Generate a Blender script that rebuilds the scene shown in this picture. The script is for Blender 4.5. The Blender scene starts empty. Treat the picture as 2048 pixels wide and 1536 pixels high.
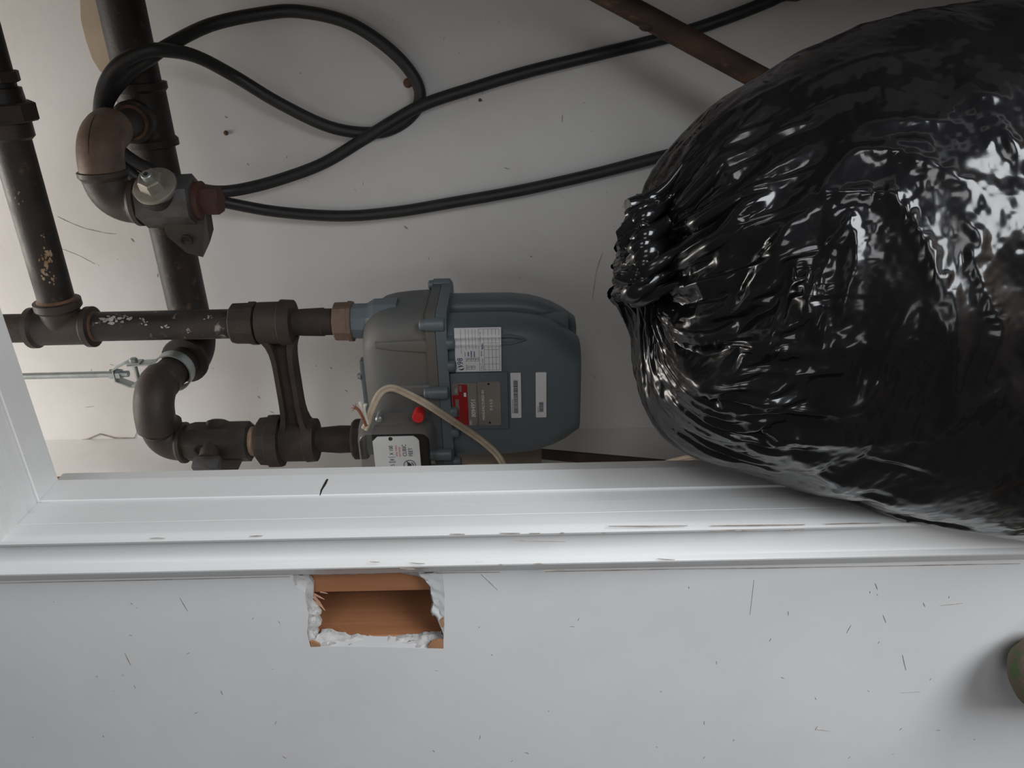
import bpy, bmesh, math, random
import numpy as np
from math import sin, cos, pi, radians, sqrt, atan, tan
from mathutils import Vector, Matrix, noise

random.seed(7)
SC = bpy.context.scene
COL = SC.collection
HC = 1.25                       # lens height above the floor
F = 1538.0                      # focal length in pixels of the 2048 px frame
YAW = radians(26.5)
RHO = radians(1.2)
FW = Vector((-sin(YAW), cos(YAW), 0)); RT = Vector((cos(YAW), sin(YAW), 0)); UP = Vector((0, 0, 1))

# ------------------------------------------------------------------ camera
cam = bpy.data.cameras.new('camera'); camo = bpy.data.objects.new('camera', cam); COL.objects.link(camo)
cam.sensor_width = 36.0; cam.sensor_fit = 'HORIZONTAL'; cam.lens = F / 2048 * 36.0
cam.clip_start = 0.02
cx_ = -UP * cos(RHO) - RT * sin(RHO); cy_ = -UP * sin(RHO) + RT * cos(RHO); cz_ = -FW
camo.matrix_world = Matrix(((cx_.x, cy_.x, cz_.x, 0), (cx_.y, cy_.y, cz_.y, 0), (cx_.z, cy_.z, cz_.z, HC), (0, 0, 0, 1)))
SC.camera = camo

# ------------------------------------------------------------------ world, lights, exposure
w = bpy.data.worlds.new('room_air'); SC.world = w; w.use_nodes = True
bg = w.node_tree.nodes['Background']; bg.inputs[0].default_value = (0.92, 0.96, 1.0, 1); bg.inputs[1].default_value = 0.08
def area(name, loc, aim, sx, sy, power, color):
    l = bpy.data.lights.new(name, 'AREA'); l.shape = 'RECTANGLE'; l.size = sx; l.size_y = sy; l.energy = power; l.color = color
    o = bpy.data.objects.new(name, l); COL.objects.link(o); o.location = loc
    o.rotation_euler = (Vector(aim) - Vector(loc)).to_track_quat('-Z', 'Y').to_euler()
    return o
area('window_light', (0.62, -0.30, HC - 0.82), (-0.55, 0.5, HC - .90), 0.85, 0.7, 23, (0.93, 0.97, 1.0))
area('room_light', (1.55, -1.35, HC + 0.45), (-0.4, 0.8, HC - .1), 0.8, 0.8, 10, (0.97, 0.98, 1.0))
area('front_fill', (-0.15, -1.9, HC + 0.30), (-0.5, 1.0, HC), 0.6, 0.8, 4.4, (0.97, 0.98, 1.0))  # added fill behind the camera to lift the meter, not an actual window
area('closet_top_light', (-0.42, 0.95, HC + 1.62), (-0.50, 0.98, 0), 0.4, 0.5, 8.0, (1.0, 0.94, 0.87))
SC.view_settings.view_transform = 'Standard'; SC.view_settings.look = 'None'
SC.view_settings.gamma = 1.0; SC.view_settings.use_curve_mapping = False
SC.view_settings.exposure = 0.0

# ------------------------------------------------------------------ helpers
def P(px, py, Y):
    dx = (px - 1024) / F; dy = (py - 768) / F
    dn = dx * cos(RHO) - dy * sin(RHO); lf = dx * sin(RHO) + dy * cos(RHO)
    r = FW - RT * lf - UP * dn
    r = r * (Y / r.y)
    return Vector((r.x, r.y, r.z + HC))

def tag(o, label=None, cat=None, group=None, kind=None):
    if label: o['label'] = label
    if cat: o['category'] = cat
    if group: o['group'] = group
    if kind: o['kind'] = kind
    return o
def thing(name, label, cat, loc):
    o = bpy.data.objects.new(name, None); COL.objects.link(o); o.location = loc; o.empty_display_size = 0.05
    return tag(o, label, cat)

class MB:
    def __init__(s): s.v = []; s.f = []
    def add(s, v, f):
        n = len(s.v); s.v += [tuple(p) for p in v]; s.f += [tuple(i + n for i in q) for q in f]; return s
    def rings(s, rings, cap0=True, cap1=True, closed=True):
        n = len(rings[0]); v = [p for r in rings for p in r]; f = []
        for i in range(len(rings) - 1):
            for j in range(n if closed else n - 1):
                k = (j + 1) % n
                f.append((i * n + j, i * n + k, (i + 1) * n + k, (i + 1) * n + j))
        if cap0: f.append(tuple(range(n))[::-1])
        if cap1: f.append(tuple((len(rings) - 1) * n + j for j in range(n)))
        return s.add(v, f)
    def box(s, x0, x1, y0, y1, z0, z1, bev=0.0, seg=2, M=None):
        bm = bmesh.new(); bmesh.ops.create_cube(bm, size=1)
        for q in bm.verts:
            q.co = Vector(((x0 + x1) / 2 + q.co.x * (x1 - x0), (y0 + y1) / 2 + q.co.y * (y1 - y0), (z0 + z1) / 2 + q.co.z * (z1 - z0)))
        if bev > 0:
            bmesh.ops.bevel(bm, geom=list(bm.edges), offset=bev, segments=seg, profile=0.5, affect='EDGES')
        bm.verts.index_update()
        v = [(M @ q.co if M else q.co.copy()) for q in bm.verts]; f = [[q.index for q in fc.verts] for fc in bm.faces]
        bm.free(); return s.add(v, f)
    def sweep(s, path, radii, n=24, caps=True, ph=0.0, closed=False):
        path = [Vector(p) for p in path]
        if not hasattr(radii, '__len__'): radii = [radii] * len(path)
        tg = []
        for i in range(len(path)):
            a = path[max(i - 1, 0)]; b = path[min(i + 1, len(path) - 1)]
            d = b - a
            if d.length < 1e-9: d = tg[-1] if tg else Vector((0, 0, 1))
            tg.append(d.normalized())
        t0 = tg[0]; u = t0.orthogonal().normalized(); rings = []
        for i, p in enumerate(path):
            if i > 0: u = tg[i - 1].rotation_difference(tg[i]) @ u
            u = (u - tg[i] * u.dot(tg[i])).normalized(); q = tg[i].cross(u)
            rings.append([p + (u * cos(2 * pi * k / n + ph) + q * sin(2 * pi * k / n + ph)) * radii[i] for k in range(n)])
        return s.rings(rings, caps, caps)
    def lathe(s, p0, ax, prof, n=28, ph=0.0, M=None):
        ax = Vector(ax).normalized(); p0 = Vector(p0)
        u = ax.orthogonal().normalized()
        if abs(ax.z) > 0.99: u = Vector((1, 0, 0))
        q = ax.cross(u); rings = []
        for t, r in prof:
            rings.append([p0 + ax * t + (u * cos(2 * pi * k / n + ph) + q * sin(2 * pi * k / n + ph)) * r for k in range(n)])
        return s.rings(rings)
    def ball(s, c, r, sc=(1, 1, 1), n=16, m=10):
        rings = []
        for i in range(1, m):
            a = pi * i / m
            rings.append([Vector((c[0] + r * sc[0] * sin(a) * cos(2 * pi * k / n), c[1] + r * sc[1] * sin(a) * sin(2 * pi * k / n), c[2] + r * sc[2] * cos(a))) for k in range(n)])
        return s.rings(rings)
    def poly(s, pts, t):      # flat polygon given in space, extruded by vector t
        pts = [Vector(p) for p in pts]; t = Vector(t); n = len(pts)
        v = pts + [p + t for p in pts]
        f = [tuple(range(n)), tuple(range(2 * n - 1, n - 1, -1))] + [(i, i + n, (i + 1) % n + n, (i + 1) % n) for i in range(n)]
        return s.add(v, f)
    def build(s, name, mat, parent=None, smooth=35, kind=None, label=None):
        me = bpy.data.meshes.new(name); me.from_pydata(s.v, [], s.f)
        bm = bmesh.new(); bm.from_mesh(me); bmesh.ops.recalc_face_normals(bm, faces=bm.faces); bm.to_mesh(me); bm.free()
        if smooth:
            me.shade_smooth(); me.set_sharp_from_angle(angle=radians(smooth))
        me.materials.append(mat)
        o = bpy.data.objects.new(name, me); COL.objects.link(o)
        if parent is not None:
            o.parent = parent
            pm = Matrix.Translation(parent_world(parent)); o.matrix_parent_inverse = pm.inverted()
        if kind: o['kind'] = kind
        if label: o['label'] = label
        return o
def parent_world(o):
    v = Vector((0, 0, 0))
    return o.location.copy() if o.parent is None else (Vector((0, 0, 0)) if o.type != 'EMPTY' else o.location.copy())

def cr(pts, k=8):            # Catmull-Rom through points
    pts = [Vector(p) for p in pts]; out = []
    ext = [pts[0] * 2 - pts[1]] + pts + [pts[-1] * 2 - pts[-2]]
    for i in range(1, len(ext) - 2):
        a, b, c, d = ext[i - 1:i + 3]
        for j in range(k):
            t = j / k
            out.append(0.5 * ((2 * b) + (c - a) * t + (2 * a - 5 * b + 4 * c - d) * t * t + (3 * b - a - 3 * c + d) * t ** 3))
    out.append(pts[-1]); return out

def rrect(x0, x1, y0, y1, z, r, n=7, rb=None):   # ring, rounded rectangle in XY; rb = radius of the +Y corners
    rb = r if rb is None else rb
    out = []
    for (cx, cy, a0, rr) in ((x1, y0, -90, r), (x1, y1, 0, rb), (x0, y1, 90, rb), (x0, y0, 180, r)):
        ccx = cx - rr if cx == x1 else cx + rr; ccy = cy - rr if cy == y1 else cy + rr
        for k in range(n):
            a = radians(a0 + 90 * k / (n - 1)); out.append(Vector((ccx + rr * cos(a), ccy + rr * sin(a), z)))
    return out

def text(body, size, x, y, z, mat, parent, name='lettering', ex=0.0003, align='LEFT', sx=1.0):
    cu = bpy.data.curves.new('t', 'FONT'); cu.body = body; cu.size = size; cu.extrude = ex; cu.align_x = align; cu.resolution_u = 3
    o = bpy.data.objects.new('t', cu); COL.objects.link(o)
    bpy.context.view_layer.update()
    dg = bpy.context.evaluated_depsgraph_get()
    me = bpy.data.meshes.new_from_object(o.evaluated_get(dg))
    bpy.data.objects.remove(o); bpy.data.curves.remove(cu)
    vs = [(x + v.co.x * sx, y - v.co.z, z + v.co.y) for v in me.vertices]; fs = [list(p.vertices) for p in me.polygons]
    bpy.data.meshes.remove(me)
    m = MB(); m.v = vs; m.f = fs
    return m.build(name, mat, parent, smooth=0)

# ------------------------------------------------------------------ materials
def mat(name, c1, c2=None, scale=8.0, rough=0.6, r2=None, bump=0.0, bscale=60.0, metal=0.0, spec=0.5, contrast=(0.4, 0.6), stretch=(1, 1, 1), c3=None, s3=40.0, t3=(0.6, 0.72), detail=6):
    m = bpy.data.materials.new(name); m.use_nodes = True; nt = m.node_tree; N = nt.nodes; L = nt.links
    b = N['Principled BSDF']; b.inputs['Roughness'].default_value = rough; b.inputs['Metallic'].default_value = metal
    b.inputs['Specular IOR Level'].default_value = spec
    b.inputs['Base Color'].default_value = (*c1, 1)
    tc = N.new('ShaderNodeTexCoord'); mp = N.new('ShaderNodeMapping'); mp.inputs['Scale'].default_value = stretch
    L.new(tc.outputs['Object'], mp.inputs[0])
    def nz(sc, det=detail, rg=0.6):
        n = N.new('ShaderNodeTexNoise'); n.inputs['Scale'].default_value = sc; n.inputs['Detail'].default_value = det; n.inputs['Roughness'].default_value = rg
        L.new(mp.outputs[0], n.inputs['Vector']); return n.outputs['Fac']
    def rmp(src, a, bb):
        r = N.new('ShaderNodeMapRange'); r.inputs['From Min'].default_value = a; r.inputs['From Max'].default_value = bb; L.new(src, r.inputs['Value']); return r.outputs[0]
    if c2:
        n1 = nz(scale); k = rmp(n1, *contrast)
        mx = N.new('ShaderNodeMix'); mx.data_type = 'RGBA'; mx.inputs[6].default_value = (*c1, 1); mx.inputs[7].default_value = (*c2, 1); L.new(k, mx.inputs[0])
        out = mx.outputs[2]
        if c3:
            k3 = rmp(nz(s3), *t3); m3 = N.new('ShaderNodeMix'); m3.data_type = 'RGBA'; L.new(out, m3.inputs[6]); m3.inputs[7].default_value = (*c3, 1); L.new(k3, m3.inputs[0]); out = m3.outputs[2]
        L.new(out, b.inputs['Base Color'])
        if r2 is not None:
            rr = N.new('ShaderNodeMapRange'); rr.inputs['To Min'].default_value = rough; rr.inputs['To Max'].default_value = r2; L.new(k, rr.inputs['Value']); L.new(rr.outputs[0], b.inputs['Roughness'])
    if bump > 0:
        bp = N.new('ShaderNodeBump'); bp.inputs['Strength'].default_value = bump; bp.inputs['Distance'].default_value = 0.002
        L.new(nz(bscale, 5), bp.inputs['Height']); L.new(bp.outputs[0], b.inputs['Normal'])
    return m

M_WALL = mat('white_wall_paint', (0.72, 0.715, 0.71), (0.66, 0.65, 0.64), 5, 0.5, bump=0.12, bscale=90, contrast=(0.45, 0.7), c3=(0.5, 0.47, 0.44), s3=38, t3=(0.70, 0.80))
M_FWALL = mat('front_wall_paint', (0.74, 0.745, 0.75), (0.68, 0.68, 0.69), 4, 0.42, bump=0.10, bscale=45, contrast=(0.45, 0.7), c3=(0.52, 0.5, 0.48), s3=60, t3=(0.72, 0.82))
M_TRIM = mat('white_gloss_trim', (0.80, 0.80, 0.80), (0.74, 0.73, 0.72), 10, 0.3, bump=0.08, bscale=70, contrast=(0.45, 0.7), stretch=(1, 1, 0.25), c3=(0.50, 0.45, 0.42), s3=70, t3=(0.70, 0.82))
M_FLOOR = mat('brown_floor', (0.20, 0.14, 0.10), (0.14, 0.10, 0.07), 6, 0.5)
M_PIPE = mat('black_iron', (0.020, 0.018, 0.017), (0.042, 0.030, 0.024), 14, 0.5, 0.75, bump=0.25, bscale=180, metal=0.15, contrast=(0.42, 0.68), c3=(0.12, 0.072, 0.045), s3=55, t3=(0.60, 0.74))
M_PIPE2 = mat('scuffed_iron', (0.024, 0.022, 0.021), (0.048, 0.036, 0.029), 16, 0.45, 0.7, bump=0.25, bscale=160, metal=0.15, contrast=(0.42, 0.68), c3=(0.30, 0.27, 0.25), s3=48, t3=(0.60, 0.68))
M_FIT = mat('malleable_fitting', (0.034, 0.028, 0.025), (0.060, 0.043, 0.033), 18, 0.5, 0.7, bump=0.2, bscale=150, metal=0.1, contrast=(0.4, 0.65))
M_FITB = mat('brown_fitting', (0.18, 0.122, 0.088), (0.10, 0.068, 0.05), 16, 0.5, 0.7, bump=0.25, bscale=150, metal=0.1, contrast=(0.4, 0.65), c3=(0.26, 0.19, 0.14), s3=30, t3=(0.58, 0.75))
M_RUST = mat('rusty_iron', (0.046, 0.031, 0.026), (0.030, 0.022, 0.019), 22, 0.65, 0.8, bump=0.3, bscale=140, metal=0.05, contrast=(0.4, 0.65))
M_THREAD = mat('rust_thread', (0.19, 0.095, 0.05), (0.11, 0.06, 0.04), 40, 0.8, bump=0.4, bscale=200)
M_VALVE = mat('dark_valve', (0.026, 0.024, 0.021), (0.055, 0.042, 0.032), 20, 0.48, 0.65, bump=0.2, bscale=130, metal=0.1, contrast=(0.45, 0.7))
M_VGREY = mat('grey_valve', (0.085, 0.086, 0.088), (0.045, 0.034, 0.028), 18, 0.5, 0.7, bump=0.2, bscale=130, metal=0.15, contrast=(0.45, 0.62))
M_REDPLUG = mat('red_oxide_plug', (0.095, 0.034, 0.024), (0.065, 0.03, 0.024), 25, 0.7)
M_ZINC = mat('zinc_steel', (0.46, 0.50, 0.50), (0.36, 0.40, 0.40), 30, 0.36, 0.5, metal=0.75, bump=0.05)
M_BRASSY = mat('dull_washer', (0.36, 0.34, 0.30), (0.25, 0.22, 0.18), 30, 0.45, 0.6, metal=0.5)
M_DARK = mat('dark_recess', (0.02, 0.017, 0.015), rough=0.9)
M_TAPE = mat('thread_sealant', (0.46, 0.35, 0.26), (0.30, 0.18, 0.12), 26, 0.8, bump=0.5, bscale=120, stretch=(1, 1, 4))
M_METER = mat('grey_enamel', (0.140, 0.170, 0.190), (0.126, 0.154, 0.172), 9, 0.38, 0.45, bump=0.08, bscale=220, contrast=(0.4, 0.7))
M_METERTOP = mat('dusty_enamel', (0.115, 0.125, 0.130), (0.15, 0.132, 0.112), 7, 0.5, 0.75, bump=0.1, bscale=200, contrast=(0.42, 0.66))
M_PAPER = mat('white_sticker', (0.86, 0.87, 0.89), (0.82, 0.83, 0.85), 20, 0.45)
M_INK = mat('black_ink', (0.03, 0.03, 0.035), rough=0.6)
M_INKG = mat('grey_ink', (0.16, 0.17, 0.19), rough=0.6)
M_BLUE = mat('blue_ink', (0.03, 0.05, 0.22), rough=0.6)
M_TEAL = mat('teal_ink', (0.02, 0.10, 0.16), rough=0.6)
M_RED = mat('red_enamel', (0.42, 0.012, 0.018), (0.34, 0.01, 0.015), 30, 0.35)
M_REDI = mat('red_ink', (0.62, 0.18, 0.14), rough=0.6)
M_PLATE = mat('aluminium_plate', (0.34, 0.325, 0.30), (0.28, 0.265, 0.245), 20, 0.42, metal=0.45)
M_EMB = mat('embossed_metal', (0.85, 0.84, 0.82), rough=0.4)
M_INDEX = mat('silver_dial_plate', (0.86, 0.88, 0.89), (0.80, 0.81, 0.82), 20, 0.4, metal=0.1)
M_TAN = mat('tan_card', (0.27, 0.22, 0.175), (0.23, 0.185, 0.15), 14, 0.7)
M_CORD = mat('ivory_cord', (0.56, 0.47, 0.36), (0.42, 0.33, 0.24), 40, 0.5, contrast=(0.45, 0.7))
M_WIRE = mat('white_wire', (0.72, 0.68, 0.62), rough=0.5)
M_COPPER = mat('copper_strands', (0.32, 0.12, 0.07), rough=0.45, metal=0.5)
M_CABLE = mat('black_rubber', (0.018, 0.019, 0.020), (0.028, 0.028, 0.028), 30, 0.42, 0.55, bump=0.06)
M_POLE = mat('brown_pole', (0.085, 0.045, 0.028), (0.045, 0.026, 0.018), 30, 0.75, bump=0.5, bscale=60, stretch=(1, 1, 0.35), c3=(0.16, 0.09, 0.055), s3=70, t3=(0.6, 0.72))
M_STRIP = mat('dark_strip', (0.055, 0.035, 0.027), (0.035, 0.024, 0.02), 24, 0.7)
M_WOOD = mat('stud_wood', (0.42, 0.185, 0.085), (0.34, 0.14, 0.062), 30, 0.65, bump=0.2, bscale=70, stretch=(2.5, 2.5, 0.12), contrast=(0.35, 0.7))
M_GYP = mat('torn_plaster', (0.60, 0.59, 0.58), (0.42, 0.41, 0.41), 55, 0.9, bump=0.8, bscale=160, contrast=(0.4, 0.7))
M_PAPB = mat('brown_paper', (0.42, 0.22, 0.11), (0.34, 0.17, 0.08), 40, 0.85)
M_SPL = mat('splinter_wood', (0.55, 0.33, 0.22), rough=0.8)
M_SCUFF = mat('scuff', (0.42, 0.37, 0.34), (0.26, 0.23, 0.21), 60, 0.8)
M_BARE = mat('bare_plaster', (0.52, 0.42, 0.32), (0.46, 0.37, 0.28), 10, 0.8)
M_PANEL = mat('dark_panel', (0.07, 0.045, 0.03), (0.05, 0.03, 0.02), 12, 0.7, stretch=(1, 1, .2))
M_RUG = mat('rug_pile', (0.17, 0.125, 0.09), (0.10, 0.15, 0.06), 55, 0.95, bump=0.5, bscale=150, contrast=(0.52, 0.60), c3=(0.40, 0.06, 0.05), s3=32, t3=(0.60, 0.66))

def glassy(name, tint, fac):
    m = bpy.data.materials.new(name); m.use_nodes = True; nt = m.node_tree; N = nt.nodes; L = nt.links
    for n in list(N):
        if n.type != 'OUTPUT_MATERIAL': N.remove(n)
    out = [n for n in N if n.type == 'OUTPUT_MATERIAL'][0]
    tr = N.new('ShaderNodeBsdfTransparent'); tr.inputs[0].default_value = (*tint, 1)
    pb = N.new('ShaderNodeBsdfPrincipled'); pb.inputs['Base Color'].default_value = (0.34, 0.33, 0.32, 1); pb.inputs['Roughness'].default_value = 0.22
    mx = N.new('ShaderNodeMixShader'); mx.inputs[0].default_value = fac
    L.new(tr.outputs[0], mx.inputs[1]); L.new(pb.outputs[0], mx.inputs[2]); L.new(mx.outputs[0], out.inputs[0])
    return m
M_COVER = glassy('clear_plastic', (0.85, 0.85, 0.84), 0.42)
M_COVERF = glassy('clear_plastic_front', (1.0, 1.0, 1.0), 0.02)

# ------------------------------------------------------------------ setting
YF, YB = 0.5, 1.28
XJ = -0.3637
ZH = HC + 0.394                   # underside of the head of the opening
XR = 0.15                         # right side of the opening, unseen; set inward to shade the back wall
# hole through the front wall: outline in the photograph projected on the wall plane
hole_px = [(600, 1141), (586, 1150), (587, 1163), (591, 1172), (604, 1181), (610, 1186), (612, 1205), (617, 1228), (616, 1250), (614, 1266), (618, 1282), (621, 1294),
           (660, 1293), (720, 1294), (790, 1295), (850, 1297), (886, 1297), (887, 1265), (888, 1230), (888, 1190), (887, 1165), (884, 1146), (850, 1139), (740, 1140)]
def wall_with_openings():
    bm = bmesh.new()
    def loop(pts):
        vs = [bm.verts.new(p) for p in pts]
        return [bm.edges.new((vs[i], vs[(i + 1) % len(vs)])) for i in range(len(vs))]
    x0, x1, z1 = -2.4, 1.6, 2.95
    e = loop([(x0, YF, 0), (XJ - 0.02, YF, 0), (XJ - 0.02, YF, ZH + 0.02), (XR + 0.02, YF, ZH + 0.02), (XR + 0.02, YF, 0), (x1, YF, 0), (x1, YF, z1), (x0, YF, z1)])
    e += loop([P(a, b, YF) for a, b in hole_px])
    bmesh.ops.triangle_fill(bm, use_beauty=True, use_dissolve=False, edges=e)
    # remove anything filled inside the hole
    hp = [P(a, b, YF) for a, b in hole_px]
    def inside(x, z):
        c = False
        for i in range(len(hp)):
            a, b = hp[i], hp[i - 1]
            if (a.z > z) != (b.z > z) and x < (b.x - a.x) * (z - a.z) / (b.z - a.z) + a.x: c = not c
        return c
    kill = [f for f in bm.faces if inside(f.calc_center_median().x, f.calc_center_median().z)]
    bmesh.ops.delete(bm, geom=kill, context='FACES')
    r = bmesh.ops.extrude_face_region(bm, geom=list(bm.faces))
    bmesh.ops.translate(bm, verts=[g for g in r['geom'] if isinstance(g, bmesh.types.BMVert)], vec=(0, 0.013, 0))
    bmesh.ops.recalc_face_normals(bm, faces=bm.faces)
    me = bpy.data.meshes.new('wall_front'); bm.to_mesh(me); bm.free()
    me.materials.append(M_FWALL)
    o = bpy.data.objects.new('wall_front', me); COL.objects.link(o)
    return o
wall_front = tag(wall_with_openings(), 'white painted wall around the closet opening with a rough hole cut beside the trim', kind='structure')
def struct(name, m, material, label, smooth=0):
    return tag(m.build(name, material, None, smooth=smooth), label, kind='structure')
XL = -0.737
wall_back = struct('wall_back', MB().box(XL - 0.1, 0.70, YB, YB + 0.1, 0, 2.95), M_WALL, 'white painted back wall of the closet behind the pipes')
wall_left = struct('wall_left', MB().box(XL - 0.1, XL, 0.58, YB, 0, 2.95), M_WALL, 'white painted left side wall of the closet')
wall_right = struct('wall_right', MB().box(0.60, 0.70, 0.58, YB, 0, 2.95), M_PANEL, 'dark brown right side wall of the closet')  # unseen; colored dark so the bag's right side reflects black
struct('floor', MB().box(-2.4, 1.6, -2.6, YB + 0.1, -0.1, 0), M_FLOOR, 'brown floor')
struct('ceiling', MB().box(XL - 0.1, 0.70, YF + 0.013, YB + 0.1, 2.95, 3.0), M_WALL, 'white closet ceiling')
# backing of the front wall on the closet side (behind the studs)
MB().box(XL - 0.1, XJ - 0.075, 0.60, 0.612, 0, 2.95).build('inner_lining', M_WALL, wall_front, smooth=0)
MB().box(XL - 0.1, 0.70, 0.565, 0.58, ZH + 0.06, 2.95).build('inner_lining', M_WALL, wall_front, smooth=0)
MB().box(XR + 0.05, 0.70, 0.565, 0.58, 0, 2.95).build('inner_lining', M_WALL, wall_front, smooth=0)

# door lining: left jamb in three planed strips, head and right jamb the same
door = bpy.data.objects.new('door_1', None); COL.objects.link(door); door.location = (XJ, YF, 0)
tag(door, 'white painted door lining of the closet opening, without its door', kind='structure')
strips = [(0.4985, 0.5142, 0.0), (0.5148, 0.5297, 0.0012), (0.5301, 0.5614, -0.0006)]
for (y0, y1, dx) in strips:
    MB().box(XJ - 0.018, XJ - dx, y0, y1, 0, ZH + dx, 0.0006, 1).build('jamb_strip', M_TRIM, door)
    MB().box(XR + dx, XR + 0.018, y0, y1, 0, ZH + dx, 0.0006, 1).build('jamb_strip', M_TRIM, door)
    MB().box(XJ - 0.018, XR + 0.018, y0, y1, ZH + dx, ZH + 0.018, 0.0006, 1).build('head_strip', M_TRIM, door)
MB().box(XJ - 0.075, XJ - 0.0175, 0.565, 0.60, 0, ZH + 0.02).build('jamb_backing', M_WALL, door, smooth=0)
# split in the jamb
cp = [(655, 958), (650, 968), (643, 980), (640, 991)]
def onX(px, py, X):
    a = P(px, py, 1.0); t = X / a.x
    return Vector((X, t, HC + (a.z - HC) * t))
m = MB()
pts = [onX(a, b, XJ + 0.0008) for a, b in cp]
wd = [0.0009, 0.0012, 0.0008, 0.0003]
m.add([p + Vector((0, 0, s * wq)) for p, wq in zip(pts, wd) for s in (-1, 1)] + [p + Vector((-0.0012, 0, 0)) for p in pts],
      [(2 * i, 2 * i + 1, 2 * i + 3, 2 * i + 2) for i in range(3)])
m.build('crack', M_DARK, door, smooth=0)

# moulded casing on the room side: left leg and head, mitred profile
prof = [(0.0, 0.4985), (0.0, 0.4856), (0.0004, 0.4842), (0.0012, 0.4818), (0.0024, 0.4798), (0.0042, 0.4788), (0.0064, 0.4796), (0.0082, 0.4820), (0.0088, 0.4842),
        (0.0112, 0.4848), (0.0118, 0.4872), (0.0165, 0.4882), (0.0230, 0.4886), (0.0285, 0.4876), (0.0325, 0.4848), (0.0336, 0.4815), (0.0346, 0.4802), (0.0362, 0.4806), (0.0385, 0.4830), (0.0440, 0.4880), (0.0500, 0.4935), (0.0562, 0.4985), (0.0566, 0.5002)]
def casing():
    m = MB()
    rl = [[Vector((XJ - d, y, 0)) for d, y in prof], [Vector((XJ - d, y, ZH + d)) for d, y in prof]]
    rr = [Vector((XR + d, y, ZH + d)) for d, y in prof]
    r2 = [Vector((XR + d, y, 0)) for d, y in prof]
    return m.rings(rl + [rr, r2])
struct('trim_1', casing(), M_TRIM, 'white moulded door casing around the closet opening, chipped along its bead', smooth=25)

trim = bpy.data.objects['trim_1']
M_CHIP = mat('chipped_paint', (0.50, 0.44, 0.37), (0.36, 0.30, 0.25), 90, 0.8)
# hole: studs, torn plaster edges, brown paper corners, splinters
XS = P(740, 1271, 0.514).x
sx1 = P(740, 1181, 0.516).x
MB().box(sx1, XJ - 0.019, 0.5145, 0.598, 0.4, 2.2, 0.001, 1).build('stud', M_WOOD, wall_front)
MB().box(XS - 0.04, XS, 0.5135, 0.598, 0.4, 2.2, 0.001, 1).build('stud', M_WOOD, wall_front)
def torn(outer, inner, y0, y1, name, material, sub=5, jit=0.0016, rows=4):
    m = MB()
    def res(pl, n):
        pl = [Vector((a, b, 0)) for a, b in pl]; L = [0]
        for i in range(1, len(pl)): L.append(L[-1] + (pl[i] - pl[i - 1]).length)
        out = []
        for k in range(n):
            t = L[-1] * k / (n - 1); i = 1
            while i < len(pl) - 1 and L[i] < t: i += 1
            u = (t - L[i - 1]) / max(L[i] - L[i - 1], 1e-6); out.append(pl[i - 1].lerp(pl[i], u))
        return out
    n = 40 if len(outer) > 2 else 24
    A = res(outer, n); B = res(inner, n); rings = []
    for k in range(rows + 1):
        u = k / rows; row = []
        for i in range(n):
            q = A[i].lerp(B[i], u); yy = y0 + (y1 - y0) * u ** 0.7
            j = noise.noise_vector(Vector((q.x * 0.09, q.y * 0.09, k * 0.7))) * jit * (0.2 if k == 0 else 1)
            p = P(q.x, q.y, yy); row.append(p + Vector((j.x, j.y * 0.7, j.z)))
        rings.append(row)
    rings.append([p + Vector((0, 0.004, 0)) for p in rings[-1]])
    m.rings(rings, False, False, closed=False)
    return m.build(name, material, wall_front, smooth=20)
torn([(585, 1150), (587, 1163), (591, 1172), (606, 1182), (612, 1205), (617, 1228), (615, 1262), (619, 1283), (624, 1289)],
     [(619, 1150), (623, 1170), (625, 1190), (629, 1205), (636, 1218), (641, 1226), (636, 1252), (634, 1268), (640, 1282)], 0.5004, 0.510, 'plaster_edge', M_GYP, jit=0.003)
torn([(621, 1290), (660, 1292.5), (720, 1294), (790, 1295), (855, 1296), (888, 1287)],
     [(640, 1266), (656, 1264), (700, 1275), (760, 1280), (815, 1276), (884, 1268)], 0.5004, 0.510, 'plaster_edge', M_GYP, jit=0.003)
torn([(884, 1146), (887, 1165), (889, 1190), (889, 1230), (888, 1280)], [(834, 1144), (862, 1174), (866, 1205), (866, 1230), (884, 1246)], 0.4996, 0.5025, 'plaster_edge', M_FWALL, jit=0.0015)
torn([(866, 1175), (868, 1205), (868, 1232)], [(861, 1178), (864, 1205), (864, 1230)], 0.5025, 0.511, 'plaster_edge', M_GYP, jit=0.0018)
torn([(884, 1146), (860, 1140), (800, 1141), (740, 1141), (620, 1143)], [(850, 1160), (838, 1152), (800, 1146), (740, 1148), (622, 1150)], 0.5004, 0.510, 'plaster_edge', M_GYP, jit=0.001)
for pl in ([(620, 1283), (628, 1284), (638, 1289), (641, 1293), (622, 1294)], [(856, 1292), (862, 1284), (874, 1281), (887, 1279), (887, 1297), (856, 1296)], [(880, 1240), (888, 1233), (889, 1250), (885, 1256), (882, 1250)]):
    MB().poly([P(a, b, 0.4998) for a, b in pl], (0, 0.002, 0)).build('paper_scrap', M_PAPB, wall_front, smooth=0)
for (a, b, c, d, r) in ((627, 1192, 650, 1221, .0013), (628, 1188, 649, 1199, .0009), (641, 1184, 656, 1187, .0007), (634, 1206, 646, 1216, .0008), (630, 1197, 641, 1206, .0011)):
    MB().sweep([P(a, b, 0.511), P((a + c) / 2, (b + d) / 2, 0.5135), P(c, d, 0.513)], [r, r * 0.9, r * 0.25], n=5).build('splinter', M_SPL, wall_front, smooth=0)

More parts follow.
